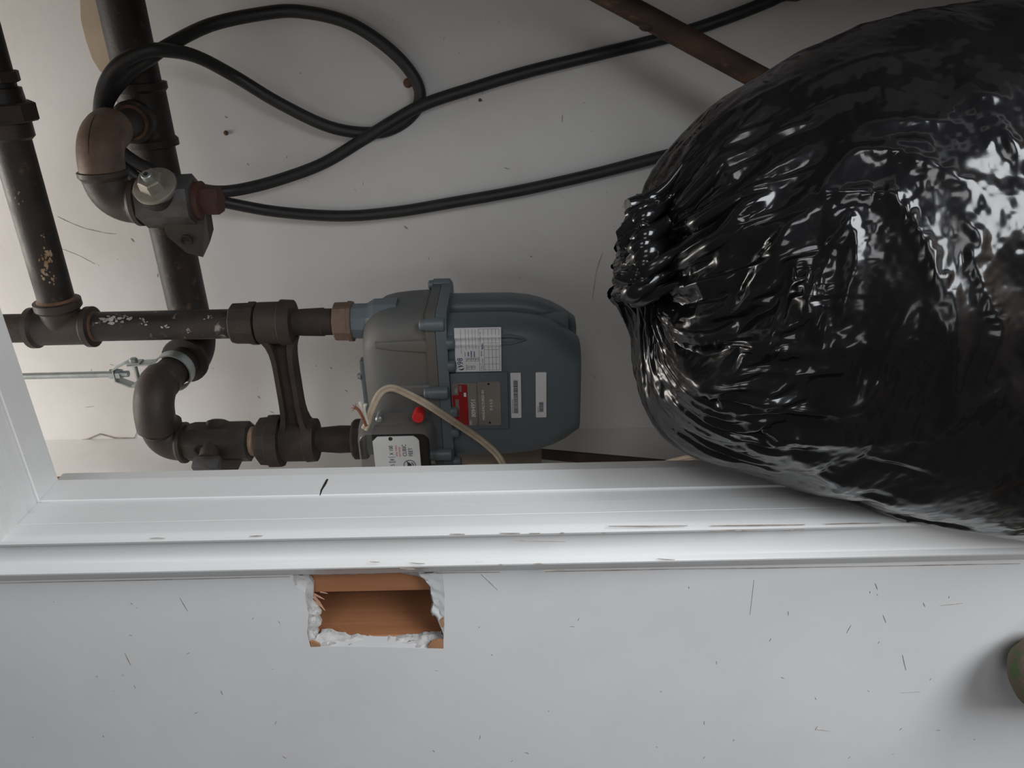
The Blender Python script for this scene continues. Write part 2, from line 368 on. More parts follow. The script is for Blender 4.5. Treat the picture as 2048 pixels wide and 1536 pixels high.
# small marks on the walls
def marks(lst, Y, parent, material=M_SCUFF, dy=-0.0004):
    m = MB()
    for (x0, y0, x1, y1, wd) in lst:
        wd *= .62
        a = P(x0, y0, Y); b = P(x1, y1, Y); d = (b - a); nn = Vector((-d.z, 0, d.x)).normalized() * wd * Y / F / 2
        mid = (a + b) / 2 + nn * random.uniform(-.8, .8)
        m.poly([a + nn * .3, mid + nn, b + nn * .3, b - nn * .3, mid - nn, a - nn * .3], (0, dy, 0))
    m.build('scuff_marks', material, parent, smooth=0, kind='stuff')
rnd = random.Random(3)
bm_ = [(115, 433, 142, 446, 2.5), (142, 446, 170, 457, 2), (170, 457, 205, 465, 3), (205, 465, 232, 468, 2), (120, 496, 160, 512, 1.5), (160, 512, 190, 528, 1.5), (968, 168, 964, 190, 2.5),
       (1125, 228, 1124, 245, 4), (1205, 505, 1192, 545, 3), (1192, 545, 1184, 600, 2.5), (960, 198, 966, 202, 4), (450, 232, 455, 236, 4), (808, 452, 816, 458, 6), (1052, 382, 1058, 388, 4),
       (1008, 335, 1020, 338, 3), (485, 415, 486, 425, 2.5), (262, 477, 268, 484, 5), (660, 735, 664, 738, 4), (515, 792, 520, 797, 5), (170, 815, 190, 812, 1.5), (1060, 512, 1064, 515, 5), (540, 822, 548, 826, 3), (690, 780, 694, 784, 3)]
for i in range(46):
    x, y = rnd.uniform(150, 1250), rnd.uniform(20, 850); l = rnd.uniform(2, 8); a = rnd.uniform(0, 3.1)
    bm_.append((x, y, x + l * cos(a), y + l * sin(a), rnd.uniform(1.2, 2.6)))
marks(bm_, YB, wall_back)
fm = [(1750, 1166, 1755, 1179, 3), (1740, 1182, 1741, 1186, 3), (1693, 1266, 1702, 1250, 3), (1766, 1230, 1772, 1245, 2.5), (1630, 1458, 1660, 1462, 1.8), (1630, 1460, 1635, 1452, 1.5), (1880, 1211, 1925, 1206, 1.5), (565, 1512, 573, 1516, 5),
      (1050, 1504, 1058, 1507, 5), (866, 1500, 870, 1503, 4), (1140, 1252, 1150, 1253, 3), (360, 1195, 376, 1222, 2), (250, 1305, 262, 1330, 2.5), (262, 1205, 266, 1208, 3), (962, 1148, 996, 1180, 1.5), (1800, 1385, 1840, 1383, 1.5), (1805, 1310, 1812, 1340, 2), (1508, 1160, 1500, 1230, .6)]
for i in range(48):
    x, y = rnd.uniform(20, 2030), rnd.uniform(1170, 1530)
    if 580 < x < 900 and y < 1310: continue
    l = rnd.uniform(2, 9); a = rnd.uniform(0, 3.1)
    fm.append((x, y, x + l * cos(a), y + l * sin(a), rnd.uniform(1.2, 2.6)))
marks(fm, YF, wall_front)
chips = [(1217, 1052, 1375, 1051, 5), (1422, 1051, 1610, 1049, 5), (1060, 1066, 1080, 1066, 4), (1120, 1066, 1130, 1066, 4), (1205, 1065, 1216, 1065, 4), (1420, 1062, 1472, 1060, 4), (1485, 1060, 1515, 1061, 5), (1580, 1060, 1608, 1058, 5), (900, 1068, 930, 1068, 3), (1000, 1066, 1040, 1066, 4), (1650, 1048, 1760, 1046, 4), (300, 1076, 330, 1076, 2), (500, 1072, 525, 1071, 3)]
marks(chips, .4786, trim, M_CHIP)
marks([(1085, 1141, 1140, 1138, 7), (1030, 1081, 1130, 1083, 2), (1315, 1117, 1350, 1119, 3), (800, 1136, 830, 1138, 8), (1000, 1128, 1005, 1129, 4), (1070, 1127, 1090, 1128, 5), (740, 1123, 760, 1124, 3), (820, 1125, 850, 1127, 3)], .4795, trim, M_CHIP)
marks([(820, 1147, 1000, 1144, 4), (1090, 1143, 1340, 1138, 5), (1340, 1138, 1700, 1133, 4), (1700, 1133, 2040, 1127, 4), (0, 1166, 580, 1153, 3)], .4999, wall_front)
# unpainted strip beside the header pipe and rusty screw heads in the back wall
MB().poly([P(a, b, YB) for a, b in ((160, -12), (162, 40), (172, 80), (185, 118), (200, 142), (214, 152), (235, 150), (225, 60), (214, -12))], (0, -0.0006, 0)).build('bare_plaster_patch', M_BARE, wall_back, smooth=0)
for (a, b, r) in ((816, 166, 0.0058), (452, 266, 0.003), (960, 200, 0.002)):
    c = P(a, b, YB); MB().lathe(c, (0, -1, 0), [(0, r * 1.3), (0.001, r * 1.3), (0.002, r), (0.0035, r * .8), (0.004, r * .4)], n=12).build('screw_head', M_THREAD, wall_back)
# curled paint at the back left corner
m = MB()
for i, (a, b) in enumerate(((100, 880), (150, 879), (200, 876), (252, 872), (330, 868))):
    pass
m.sweep([P(a, b, YB - 0.001) for a, b in ((92, 886), (140, 883), (175, 878), (200, 868), (230, 876), (268, 876), (275, 862))], [.0006, .0008, .0014, .0012, .0014, .0007, .0004], n=6)
m.build('paint_crack', M_SCUFF, wall_back)

# ------------------------------------------------------------------ pipework
V = Vector
def bend(a, corner, b, r, n=10):          # arc from a toward corner toward b with tangent length r
    a, c, b = V(a), V(corner), V(b); d1 = (a - c).normalized(); d2 = (b - c).normalized()
    p0 = c + d1 * r; p1 = c + d2 * r; out = []
    for k in range(n + 1):
        t = k / n
        out.append(p0 * (1 - t) ** 2 + c * (2 * t * (1 - t)) * 0.82 + (p0 + p1) * (t * (1 - t)) * 0.18 + p1 * t * t)
    return out
def elbow(a, c, b, leg, rb, rband, bw=0.011):
    """cast elbow: beaded ends, swept body. a, b = directions looked at from the corner c"""
    a, c, b = V(a).normalized(), V(c), V(b).normalized()
    E0 = c + a * leg; E1 = c + b * leg
    mid = bend(E0, c, E1, leg - bw)
    path = [E0, E0 - a * 0.0008, E0 - a * (bw * .55), E0 - a * (bw * .95)] + mid + [E1 - b * (bw * .95), E1 - b * (bw * .55), E1 - b * 0.0008, E1]
    rad = [rband * .93, rband, rband, rb * 1.02] + [rb] * len(mid) + [rb * 1.02, rband, rband, rband * .93]
    return MB().sweep(path, rad, n=28)
def straight(a, b, r, n=28):
    return MB().sweep([V(a), V(b)], [r, r], n=n)
def banded(a, b, rb, rband, bw=0.012, m=None):
    a, b = V(a), V(b); L = (b - a).length; d = (b - a).normalized()
    m = m or MB()
    m.lathe(a, d, [(0, rband * .92), (0.001, rband), (bw * .7, rband), (bw, rb), (L - bw, rb), (L - bw * .7, rband), (L - 0.001, rband), (L, rband * .92)], n=30)
    return m

# riser above the outlet of the meter
YM = 1.06
XO, XI = -0.4195, -0.6205
zo = lambda x: HC + 0.3861 - (x - 500) * 0.000736
zi = lambda x: HC + 0.2283 - (x - 740) * 0.0008
riser = thing('gas_riser_pipe', 'dark iron riser above the right gas meter connection, with tee and side branch', 'pipe', (XO, YM, zo(470)))
straight((XO, YM, zo(480)), (XO, YM, zo(150)), 0.0218).build('riser', M_PIPE2, riser)
zt0, zt1 = zo(190), zo(62)
ZBR = P(110, 600, YM).z
tee = banded((XO, YM, zt0), (XO, YM, zt1), 0.0262, 0.0302, 0.013)
xt = P(120, 600, YM).x
tee.lathe((XO + 0.006, YM, ZBR - 0.002), (1, 0, 0), [(0, 0.026), (xt - XO - 0.022, 0.027), (xt - XO - 0.017, 0.032), (xt - XO - 0.007, 0.032), (xt - XO - 0.006, 0.029)], n=30)
tee.build('tee_fitting', M_FIT, riser)
MB().lathe((XO, YM, zo(176)), (0, 0, -1), [(0, .0245), (0.010, .0240), (0.0105, .022), (0.014, 0.0219)], n=28).build('thread_end', M_THREAD, riser)
straight((XO, YM, zo(70)), (XO, YM, 2.44), 0.0212).build('upper_pipe', M_RUST, riser)
pb0 = V((xt - 0.012, YM, ZBR - 0.002)); pb1 = V((0.598, YM, ZBR - 0.016))
bd = (pb1 - pb0).normalized()
def onb(px, py): return (P(px, py, YM) - pb0).dot(bd)
straight(pb0, pb1, 0.0245).build('branch_pipe', M_PIPE, riser)
MB().lathe(pb0 + bd * 0.0, bd, [(0, .0262), (0.012, .0268), (0.016, .0246)], n=28).build('thread_end', M_THREAD, riser)
m = MB(); m.lathe(pb0 + bd * onb(24, 280), bd, [(0, .0255), (0.004, .030), (0.026, .030), (0.028, .026)], n=28)
m.build('union_end', M_FIT, riser)
MB().lathe(pb0 + bd * onb(20, 243), bd, [(0, .038), (0.002, .0405), (0.022, .0405), (0.024, .037)], n=8, ph=.3).build('union_nut', M_RUST, riser, smooth=20)
MB().lathe(pb0 + bd * onb(14, 212), bd, [(0, .030), (0.022, .029), (0.023, .0245)], n=28).build('union_tail', M_PIPE, riser)
MB().lathe(pb0 + bd * onb(10, 165), bd, [(0, .028), (0.001, .031), (0.013, .031), (0.014, .028)], n=8).build('lock_ring', M_RUST, riser, smooth=20)

def flakes(axis0, axis1, r, spots, material, parent, seed=1, name='paint_flakes'):
    a, b = V(axis0), V(axis1); d = (b - a).normalized(); to = (V((0, 0, HC)) - (a + b) / 2); to = (to - d * to.dot(d)).normalized(); q = d.cross(to)
    m = MB(); rr = random.Random(seed)
    for t, ang, sz_, n in spots:
        for k in range(n):
            tt = t + rr.gauss(0, sz_ * 2.2); an = ang + rr.gauss(0, sz_ / r * 1.1); w_ = rr.uniform(.25, 1) * sz_; pts = []
            for e in range(7):
                aa = e / 7 * 2 * pi; ra = w_ * rr.uniform(.45, 1.1); dt = cos(aa) * ra * 1.6; da = sin(aa) * ra / r
                pts.append(a + d * (tt + dt) + (to * cos(an + da) + q * sin(an + da)) * (r + .0003))
            n0 = len(m.v); m.v += [tuple(p) for p in pts]; m.f.append(tuple(range(n0, n0 + 7)))
    m.build(name, material, parent, smooth=0, kind='stuff')
M_FLW = mat('white_scrape', (0.50, 0.49, 0.48), (0.30, 0.29, 0.28), 60, 0.8)
M_FLT = mat('tan_scrape', (0.42, 0.33, 0.22), (0.30, 0.16, 0.08), 50, 0.85)
flakes((XO, YM, zo(478)), (XO, YM, zo(150)), .0219, [(zo(230) - zo(478), .55, .0032, 22), (zo(262) - zo(478), .45, .0028, 18), (zo(300) - zo(478), .3, .002, 10), (zo(345) - zo(478), -.1, .0016, 12), (zo(390) - zo(478), -.4, .0014, 10), (zo(430) - zo(478), .5, .0014, 8)], M_FLW, riser, 3)
flakes(pb0, pb1, .0247, [(onb(70, 507), .15, .0030, 18), (onb(86, 530), -.2, .0026, 14), (onb(80, 545), .1, .0022, 10), (onb(54, 468), .2, .0016, 6), (onb(48, 380), -.4, .002, 5)], M_FLT, riser, 5)

# meter bar: two bosses joined by a channelled arm, with unions above and swivels below
bar = thing('meter_bar', 'rusty brown cast meter bar joining the two gas meter connections', 'meter bar', ((XO + XI) / 2, YM, zo(560)))
RW = 0.033
MB().lathe((XO, YM, zo(591)), (0, 0, 1), [(0, .021), (0.001, .0335), (0.018, .0345), (0.020, .0315), (zo(519) - zo(591) - .002, .0312), (zo(519) - zo(591), .029)], n=30).build('boss', M_RUST, bar)
MB().lathe((XI, YM, zi(636)), (0, 0, 1), [(0, .024), (0.001, .0345), (0.016, .0355), (0.018, .034), (zi(566) - zi(636) - .002, .0338), (zi(566) - zi(636), .031)], n=30).build('boss', M_RUST, bar)
ZA = HC + 0.3425
arm = MB(); h = 0.0155; xa, xb = XI + 0.022, XO - 0.022
def armsec(x, g, d):
    sec = [(-d, -g), (-d, -g * .55), (-.006, -g * .45), (-.006, g * .45), (-d, g * .55), (-d, g), (d, g), (d, -g)]
    return [V((x, YM + a, ZA + b)) for a, b in sec]
nA = 14
arm.rings([armsec(xa + (xb - xa) * k / nA, h + 0.010 * (abs(2 * k / nA - 1) ** 5), .0165 + 0.005 * (abs(2 * k / nA - 1) ** 5)) for k in range(nA + 1)])
arm.build('arm', M_RUST, bar, smooth=20)
MB().lathe((XO, YM, zo(517)), (0, 0, 1), [(0, .022), (0.0005, .0325), (0.008, .0325), (0.010, .0325), (0.0105, .0308), (0.034, .0303), (0.0365, .028), (0.037, .022)], n=10, ph=.2).build('union_nut', M_RUST, bar, smooth=20)
MB().lathe((XI, YM, zi(568)), (0, 0, 1), [(0, .030), (0.001, .0425), (0.020, .0425), (0.022, .0395), (0.034, .0385), (0.040, .031), (0.0405, .024)], n=12, ph=.2).build('union_nut', M_RUST, bar, smooth=20)
MB().lathe((XO, YM, zo(674)), (0, 0, 1), [(0, .0198), (0.016, .0198), (0.018, .0212), (0.046, .0202), (0.064, .019)], n=26).build('nipple', M_RUST, bar)
MB().lathe((XI, YM, zi(708)), (0, 0, 1), [(0, .0215), (0.022, .0222), (0.058, .0192)], n=26).build('nipple', M_RUST, bar)
MB().lathe((XO, YM, zo(710)), (0, 0, 1), [(0, .0285), (0.001, .0308), (0.006, .0312), (0.0065, .0296), (0.0255, .0292), (0.028, .026), (0.0285, .02)], n=10, ph=.1).build('swivel_nut', M_FITB, bar, smooth=20)
MB().lathe((XI, YM, zi(737)), (0, 0, 1), [(0, .031), (0.001, .033), (0.020, .033), (0.0245, .028), (0.025, .02)], n=10, ph=.1).build('swivel_nut', M_RUST, bar, smooth=20)

# meter shut-off valve on the inlet drop
valve = thing('meter_shutoff_valve', 'dark iron plug valve above the left hand gas meter connection, lever end unfitted', 'valve', (XI, YM, zi(505)))
zv0, zv1 = zi(505), zi(372)
LV = zv1 - zv0
MB().lathe((XI, YM, zv0), (0, 0, 1), [(0, .029), (0.002, .0325), (LV - .018, .0325), (LV - .003, .0285), (LV, .024)], n=8, ph=.39).build('valve_body', M_VALVE, valve, smooth=20)
vd = V((-0.80, -0.60, 0)); vc = V((XI, YM, zi(436)))
MB().lathe(vc - vd * 0.036, vd, [(0, .010), (0.003, .017), (0.014, .0225), (0.050, .0245), (0.062, .022), (0.066, .017)], n=26).build('plug_barrel', M_VALVE, valve)
hd = P(414, 929, 1.012); hx = V((-0.45, -0.89, 0)).normalized()
MB().sweep([hd - hx * .05, hd - hx * .010], [.016, .015], n=22).build('stem', M_RUST, valve)
Mh = Matrix.Translation(hd) @ hx.to_track_quat('Y', 'Z').to_matrix().to_4x4()
MB().box(-.0085, .0085, -.012, .010, -.021, .021, .003, 2, Mh).build('stem_head', M_VGREY, valve)
hv = V((XI + 0.004, YM - 0.0305, zi(415)))
MB().lathe(hv, (0.05, -1, 0), [(0, .0085), (0.0018, .0082), (0.0018, .006), (-0.004, .006)], n=18).build('lock_hole', M_DARK, valve)
# lock wing lug, lower left
MB().poly([vc + V((-.018, -.02, .034)), vc + V((-.050, -.034, .030)), vc + V((-.056, -.036, -.002)), vc + V((-.046, -.03, -.030)), vc + V((-.02, -.02, -.044))], (0.006, 0.014, 0)).build('lock_lug', M_RUST, valve, smooth=20)
MB().lathe((XI, YM, zi(523)), (0, 0, 1), [(0, .023), (0.004, .0235), (0.008, .0225), (0.013, .0238), (0.018, .023), (0.022, .0265), (0.0245, .0275), (0.026, .024)], n=26).build('taped_nipple', M_TAPE, valve)

# header along the back wall with a branch tee, and the drop to the valve
YH, ZHD = 1.2, HC + 0.5330
xe = -0.520
header = thing('gas_header_pipe', 'thick dark header pipe along the closet back wall, elbowed forward to feed the meter valve', 'pipe', (0.0, YH, ZHD))
straight((xe + 0.03, YH, ZHD), (0.598, YH, ZHD), 0.0315, 32).build('header', M_PIPE, header)
xa, xb = P(300, 163, YH).x, P(327, 292, YH).x
m = banded((xb, YH, ZHD), (xa, YH, ZHD), 0.0345, 0.0385, 0.014)
XT = -0.1449; YE = 1.036
m.lathe((XT, YH - 0.015, ZHD), (0, -1, 0), [(0, .026), (0.018, .026), (0.022, .0295), (0.034, .0295), (0.035, .026)], n=28)
m.build('tee_fitting', M_PIPE, header)
straight((XT, YH - 0.03, ZHD), (XT, YE + 0.025, ZHD), 0.0200).build('nipple', M_FIT, header)
MB().lathe((XT, YH - 0.0495, ZHD), (0, -1, 0), [(0, .0240), (0.004, .0240), (0.0045, .0200)], n=26).build('thread_end', M_THREAD, header)
XB2 = -0.2325
elb = MB().sweep([V((XT, YE + .058, ZHD)), V((XT, YE + .046, ZHD))] + bend((XT, YE + 1, ZHD), (XT, YE, ZHD), (XT - 1, YE, ZHD), .046, 14) + [V((XT - .064, YE, ZHD))], [.0255] + [.0285] * 16 + [.0262], n=30)
elb.build('elbow', M_FITB, header)
MB().sweep([p + V((0, -0.0, 0)) + (V((XT - .03, YE + .03, ZHD)) - p).normalized() * -0.0283 for p in bend((XT, YE + 1, ZHD), (XT, YE, ZHD), (XT - 1, YE, ZHD), .046, 14)], [.0008] * 15, n=6).build('weld_seam', M_DARK, header)
straight((XT - .05, YE, ZHD), (XB2 + .03, YE, ZHD), 0.0236).build('nipple', M_FITB, header)
elbow((1, 0, 0), (XB2, YE, ZHD), (0, 0, -1), 0.043, .0275, .0315, 0.012).build('elbow', M_FIT, header)
ZV2 = ZHD - .0432
straight((XB2, YE, ZHD - .04), (XB2, YE, ZV2 + .001), 0.0225).build('nipple', M_RUST, header)
# drop elbows
YD = 1.036; ze1 = HC + 0.5475; ze2 = HC + 0.5560
elbow((1, 0, 0), (xe, YH, ZHD), (0, -1, 0.1), 0.048, .034, .0385, 0.014).build('elbow', M_PIPE, header)
MB().sweep([V((xe, YH - .035, ZHD + .002)), V((xe, YD + .02, ze1))], [.0255, .0255], n=28).build('nipple', M_FIT, header)
elb = MB().sweep([V((xe, YD + .058, ze1 - .003)), V((xe, YD + .044, ze1 - .003))] + bend((xe, YD + 1, ze1), (xe, YD, ze1), (xe - 1, YD, ze1), .044, 14) + [V((xe - .062, YD, ze1 + .003))], [.0262] + [.0292] * 16 + [.0275], n=30)
elb.build('elbow', M_FIT, header)
MB().sweep([V((xe - .05, YD, ze1 + .002)), V((XI + .03, YM, ze2))], [.027, .0265], n=28).build('nipple', M_FIT, header)
elbow((1, 0, 0), (XI, YM, ze2), (0, 0, -1), 0.036, .0285, .0330, 0.011).build('elbow', M_FIT, header)
MB().lathe((XI, YM, zi(376)), (0, 0, 1), [(0, .0232), (0.012, .0232)], n=26).build('thread_end', M_THREAD, header)

# capped branch valve
bv = thing('capped_plug_valve', 'grey plug valve with zinc nut and reddish end plug on the upper branch', 'valve', (XB2, YE, ZV2))
ZV3 = P(398, 420, YE).z; LV = ZV2 - ZV3
MB().lathe((XB2, YE, ZV3), (0, 0, 1), [(0, .030), (0.002, .0355), (LV * .45, .0345), (LV - .002, .0345), (LV, .031)], n=6, ph=.15).build('valve_body', M_VGREY, bv, smooth=20)
bd2 = V((0.76, -0.65, 0.04)).normalized(); bc = V((XB2, YE, P(336, 415, YE).z))
MB().lathe(bc - bd2 * 0.062, bd2, [(0, .012), (0.006, .020), (0.018, .0225), (0.079, .0275), (0.090, .0275), (0.092, .025)], n=28).build('plug_barrel', M_VALVE, bv)
MB().lathe(bc + bd2 * 0.0305, bd2, [(0, .026), (0.001, .0285), (0.0045, .0285), (0.006, .026)], n=30).build('stem_washer', M_BRASSY, bv)
MB().lathe(bc + bd2 * 0.036, bd2, [(0, .019), (0.013, .0165), (0.0145, .0145)], n=6, ph=.4).build('stem_nut', M_BRASSY, bv, smooth=15)
MB().lathe(bc + bd2 * 0.049, bd2, [(0, .0075), (0.008, .0072), (0.009, .006)], n=16).build('stem', M_ZINC, bv)
MB().lathe(bc + bd2 * 0.0576, bd2, [(0, .003), (0.0006, .003)], n=12).build('stem_center', M_DARK, bv)
lug0 = bc + V((-.030, -.012, -.018))
MB().poly([lug0 + V((.03, .004, .030)), lug0 + V((-.012, -.006, .020)), lug0 + V((-.034, -.012, -.004)), lug0 + V((-.040, -.014, -.026)), lug0 + V((-.022, -.006, -.036)), lug0 + V((.02, .004, -.034))], (0.012, 0.022, 0)).build('lock_lug', M_VALVE, bv, smooth=20)
lh = lug0 + V((-.017, -.009, -.006))
MB().lathe(lh, (-.3, -1, .0), [(0, .0085), (0.0022, .0082), (0.0022, .006), (-0.004, .006)], n=16).build('lock_hole', M_DARK, bv)
MB().lathe((XB2, YE, ZV3 + .002), (0, 0, -1), [(0, .025), (0.010, .026), (0.012, .022)], n=28).build('plug_flange', M_REDPLUG, bv)
MB().lathe((XB2, YE, ZV3 - .008), (0, 0, -1), [(0, .0195), (0.022, .0195), (0.024, .017)], n=6, ph=.5).build('end_plug', M_REDPLUG, bv, smooth=15)

# clevis hanger on the drop
YC = 1.115
hg = thing('pipe_hanger', 'zinc clevis hanger and threaded rod holding the forward pipe stub', 'pipe hanger', (xe, YC, HC + 0.54))
zc = HC + 0.541
zr = P(232, 748, YC).z
xr_ = P(235, 748, YC).x
MB().sweep([V((xr_ - .003, YC, 2.95)), V((xr_, YC, zr - .020))], [.0052, .0052], n=14).build('threaded_rod', M_ZINC, hg)
def strap(pts, wdt, th=0.0022):
    m = MB(); rings = []
    for i, p in enumerate(pts):
        a = pts[max(i - 1, 0)]; b = pts[min(i + 1, len(pts) - 1)]; t = (V((b[0] - a[0], 0, b[1] - a[1]))).normalized(); nn = V((-t.z, 0, t.x)) * th / 2
        c = V((p[0], YC, p[1])); d = V((0, wdt / 2, 0))
        rings.append([c + nn + d, c + nn - d, c - nn - d, c - nn + d])
    return m.rings(rings)
zb = P(272, 740, YC).z; xw = 0.0205
strap([(xr_ - xw, zb - .012), (xr_ - xw, zb + .012), (xr_ - .010, zr), (xr_ + .010, zr), (xr_ + xw, zb + .012), (xr_ + xw, zb - .012)], .017).build('yoke', M_ZINC, hg, smooth=20)
ring = [(xr_ + xw - .003, zb + .008)]
for k in range(25):
    a = radians(58 - 296 * k / 24); ring.append((xe + 0.030 * cos(a) * 1.02, zc + 0.030 * sin(a)))
ring.append((xr_ - xw + .003, zb + .008))
strap(ring, .020).build('ring', M_ZINC, hg, smooth=30)
MB().sweep([V((xr_ - xw - .006, YC, zb)), V((xr_ + xw + .004, YC, zb))], [.0034] * 2, n=12).build('bolt', M_ZINC, hg)
MB().lathe((xr_ + xw + .001, YC, zb), (1, 0, 0), [(0, .0065), (0.005, .0062), (0.006, .004)], n=6).build('bolt_head', M_ZINC, hg, smooth=15)
for zz in (zr - .009, zr + .0012): MB().lathe((xr_, YC, zz), (0, 0, 1), [(0, .0088), (0.007, .0088)], n=6).build('nut', M_ZINC, hg, smooth=15)

# ------------------------------------------------------------------ gas meter
meter = thing('gas_meter', 'blue grey cast gas meter with stickers, red badge and clear index box', 'gas meter', (-0.512, YM, HC - 0.10))
Z0 = HC
cx0 = -0.512
def body_sec(z, hw, y0, y1, r, rb): return rrect(cx0 - hw, cx0 + hw, y0, y1, Z0 + z, r, 8, rb)
half = [(.092, .1110), (.03, .1110), (.0, .1105), (-.027, .1072), (-.045, .1022), (-.061, .0960), (-.078, .0862), (-.090, .0770), (-.0970, .0715)]
m = MB()
m.rings([body_sec(z, hw, .985 + (0.0006 if z > -.08 else .002), 1.052, min(.034, hw * .5), .016) for z, hw in half] + [body_sec(-.0990, .0695, .989, 1.046, .03, .014)])
m.build('front_case', M_METER, meter, smooth=40)
m = MB()
m.rings([body_sec(z, hw + .004, 1.072, 1.139, .016, min(.034, hw * .5)) for z, hw in half] + [body_sec(-.0990, .0735, 1.078, 1.133, .014, .03)])
m.build('rear_case', M_METER, meter, smooth=40)
MB().box(cx0 - .095, cx0 + .095, 1.045, 1.08, Z0 - .085, Z0 + .092, .004).build('case_web', M_METER, meter)
# flanges
fx0, fx1, fy0, fy1 = -0.6405, -0.3835, .9765, 1.148
MB().rings([rrect(fx0, fx1, fy0, fy1, Z0 + z, .026) for z in (.0885, .1035)]).build('lower_flange', M_METER, meter, smooth=30)
MB().rings([rrect(fx0 + .0005, fx1 - .0005, fy0 + .0005, fy1 - .0005, Z0 + z, .026) for z in (.1042, .1175)]).build('upper_flange', M_METERTOP, meter, smooth=30)
# upper case
ins = [(.112, 0), (.145, .001), (.172, .003), (.187, .006), (.199, .012), (.207, .020), (.2125, .030), (.2155, .044), (.2163, .060)]
bx0, bx1, by0, by1 = -0.6335, -0.3895, .984, 1.140
MB().rings([rrect(bx0 + i, bx1 - i, by0 + i * .8, by1 - i, Z0 + z, .036) for z, i in ins]).build('upper_case', M_METERTOP, meter, smooth=40)
for x in (-.4285, -.497, -.56):                          # vertical fillets cast into the front of the upper case
    MB().rings([rrect(x - a, x + a, .9785 + d, .995, Z0 + z, .004 if a > .004 else a * .9, 4) for z, a, d in ((.112, .010, 0), (.135, .009, .002), (.165, .0075, .0045), (.19, .005, .008))]).build('case_rib', M_METERTOP, meter)
# pipe spuds
MB().lathe((XO, YM, Z0 + .165), (0, 0, 1), [(0, .034), (0.034, .033), (0.045, .0265), (0.068, .0262), (0.0685, .0242), (0.088, .024)], n=10, ph=.2).build('outlet_spud', M_METER, meter, smooth=25)
MB().lathe((XI, YM, Z0 + .165), (0, 0, 1), [(0, .034), (0.034, .033), (0.045, .0265), (0.064, .0262)], n=10, ph=.2).build('inlet_spud', M_METER, meter, smooth=25)
# flange bolts: large lugs that tie both flanges and small screw heads between them
def lug(x, y, r=.0095, z0=.0905, z1=.1255):
    m = MB().lathe((x, y, Z0 + z0), (0, 0, 1), [(0, r * .86), (0.0015, r), (z1 - z0 - .009, r), (z1 - z0 - .0085, r * .8), (z1 - z0 - .002, r * .75), (z1 - z0, r * .5)], n=18)
    m.build('flange_bolt', M_METER, meter)
for (x, y) in ((fx1 - .012, fy0 + .004), (fx1 - .005, fy1 - .022), (-.4975, fy0 - .0015), (fx0 + .012, fy0 + .004), (-.60, fy0 - .0015), (fx1 - .014, fy1 - .003), (fx0 + .012, fy1 - .004)): lug(x, y)
for x in (-.4245, -.459, -.5325, -.566):
    MB().lathe((x, .982, Z0 + .0895), (0, 0, -1), [(0, .0088), (0.008, .0088), (0.010, .0078), (0.0115, .005)], n=14).build('screw_head', M_METER, meter)
MB().lathe((-.618, .982, Z0 + .0895), (0, 0, -1), [(0, .0088), (0.008, .0088), (0.010, .0078), (0.0115, .005)], n=14).build('screw_head', M_METER, meter)
# forked rib pressed into the front case and the raised nameplate pad
def vrib(x, d):
    rr = []
    for z, wv, hgt in ((.0885, .0030, .0022), (.04, .0028, .0022), (.0, .0024, .0019), (-.014, .0016, .001), (-.022, .0004, .0001)):
        xx = x + d * max(0, (.0 - z)) * .25
        rr.append([V((xx - wv, .9862, Z0 + z)), V((xx - wv * .5, .9853 - hgt, Z0 + z)), V((xx + wv * .5, .9853 - hgt, Z0 + z)), V((xx + wv, .9862, Z0 + z))])
    return MB().rings(rr)
vrib(-.4165, -1).build('pressed_rib', M_METER, meter); vrib(-.4275, 1).build('pressed_rib', M_METER, meter)
MB().box(-.5635, -.4712, .9822, .99, Z0 + .0055, Z0 + .0885, .0018, 2).build('nameplate_pad', M_METER, meter)
# top cover with a small lug
MB().box(-.575, -.478, 1.03, 1.09, Z0 + .2145, Z0 + .225, .002, 2).build('top_cover', M_METER, meter)
MB().box(-.482, -.470, 1.028, 1.045, Z0 + .2145, Z0 + .224, .002, 2).build('top_lug', M_METER, meter)
MB().lathe((-.497, 1.034, Z0 + .2245), (0, 0, 1), [(0, .006), (0.005, .004), (0.006, .002)], n=10).build('top_lug', M_METER, meter)

# inspection sticker with its print
YS = .9838
def onS(px, py, y=YS): return P(px, py, y)
stx0, stx1, stz0, stz1 = -.4695, -.4025, Z0 + .0140, Z0 + .0788
m = MB()
def sty(x):    # the sticker bends over the two pressed ribs
    return YS - .0022 * (math.exp(-((x + .4165) / .0028) ** 2) + math.exp(-((x + .4275) / .0028) ** 2)) - 0.0004
nS = 36
rr = []
for k in range(nS + 1):
    x = stx0 + (stx1 - stx0) * k / nS; y = sty(x)
    dz = -0.0010 * (k / nS - .5)
    rr.append([V((x, y, stz0 + dz)), V((x, y, stz1 + dz)), V((x, y + .0004, stz1 + dz)), V((x, y + .0004, stz0 + dz))])
m.rings(rr); st = m.build('inspection_sticker', M_PAPER, meter, smooth=30)
SW, SH = stx1 - stx0, stz1 - stz0
def sx(u): return stx0 + SW * u
def sz(v): return stz0 + SH * v
def hl(u0, u1, v, t=.00045, material=None):      # printed line following the bent sticker
    m = MB(); n = 20; rr = []
    for k in range(n + 1):
        x = sx(u0 + (u1 - u0) * k / n); y = sty(x) - .00012
        rr.append([V((x, y, sz(v) - t / 2)), V((x, y, sz(v) + t / 2)), V((x, y + .0001, sz(v) + t / 2)), V((x, y + .0001, sz(v) - t / 2))])
    return m.rings(rr)
def vl(m, u, v0, v1, t=.0004):
    x = sx(u); y = sty(x) - .00012
    return m.box(x - t / 2, x + t / 2, y, y + .0001, sz(v0), sz(v1))
pr = MB()
def join(a, b): return a.add(b.v, b.f)
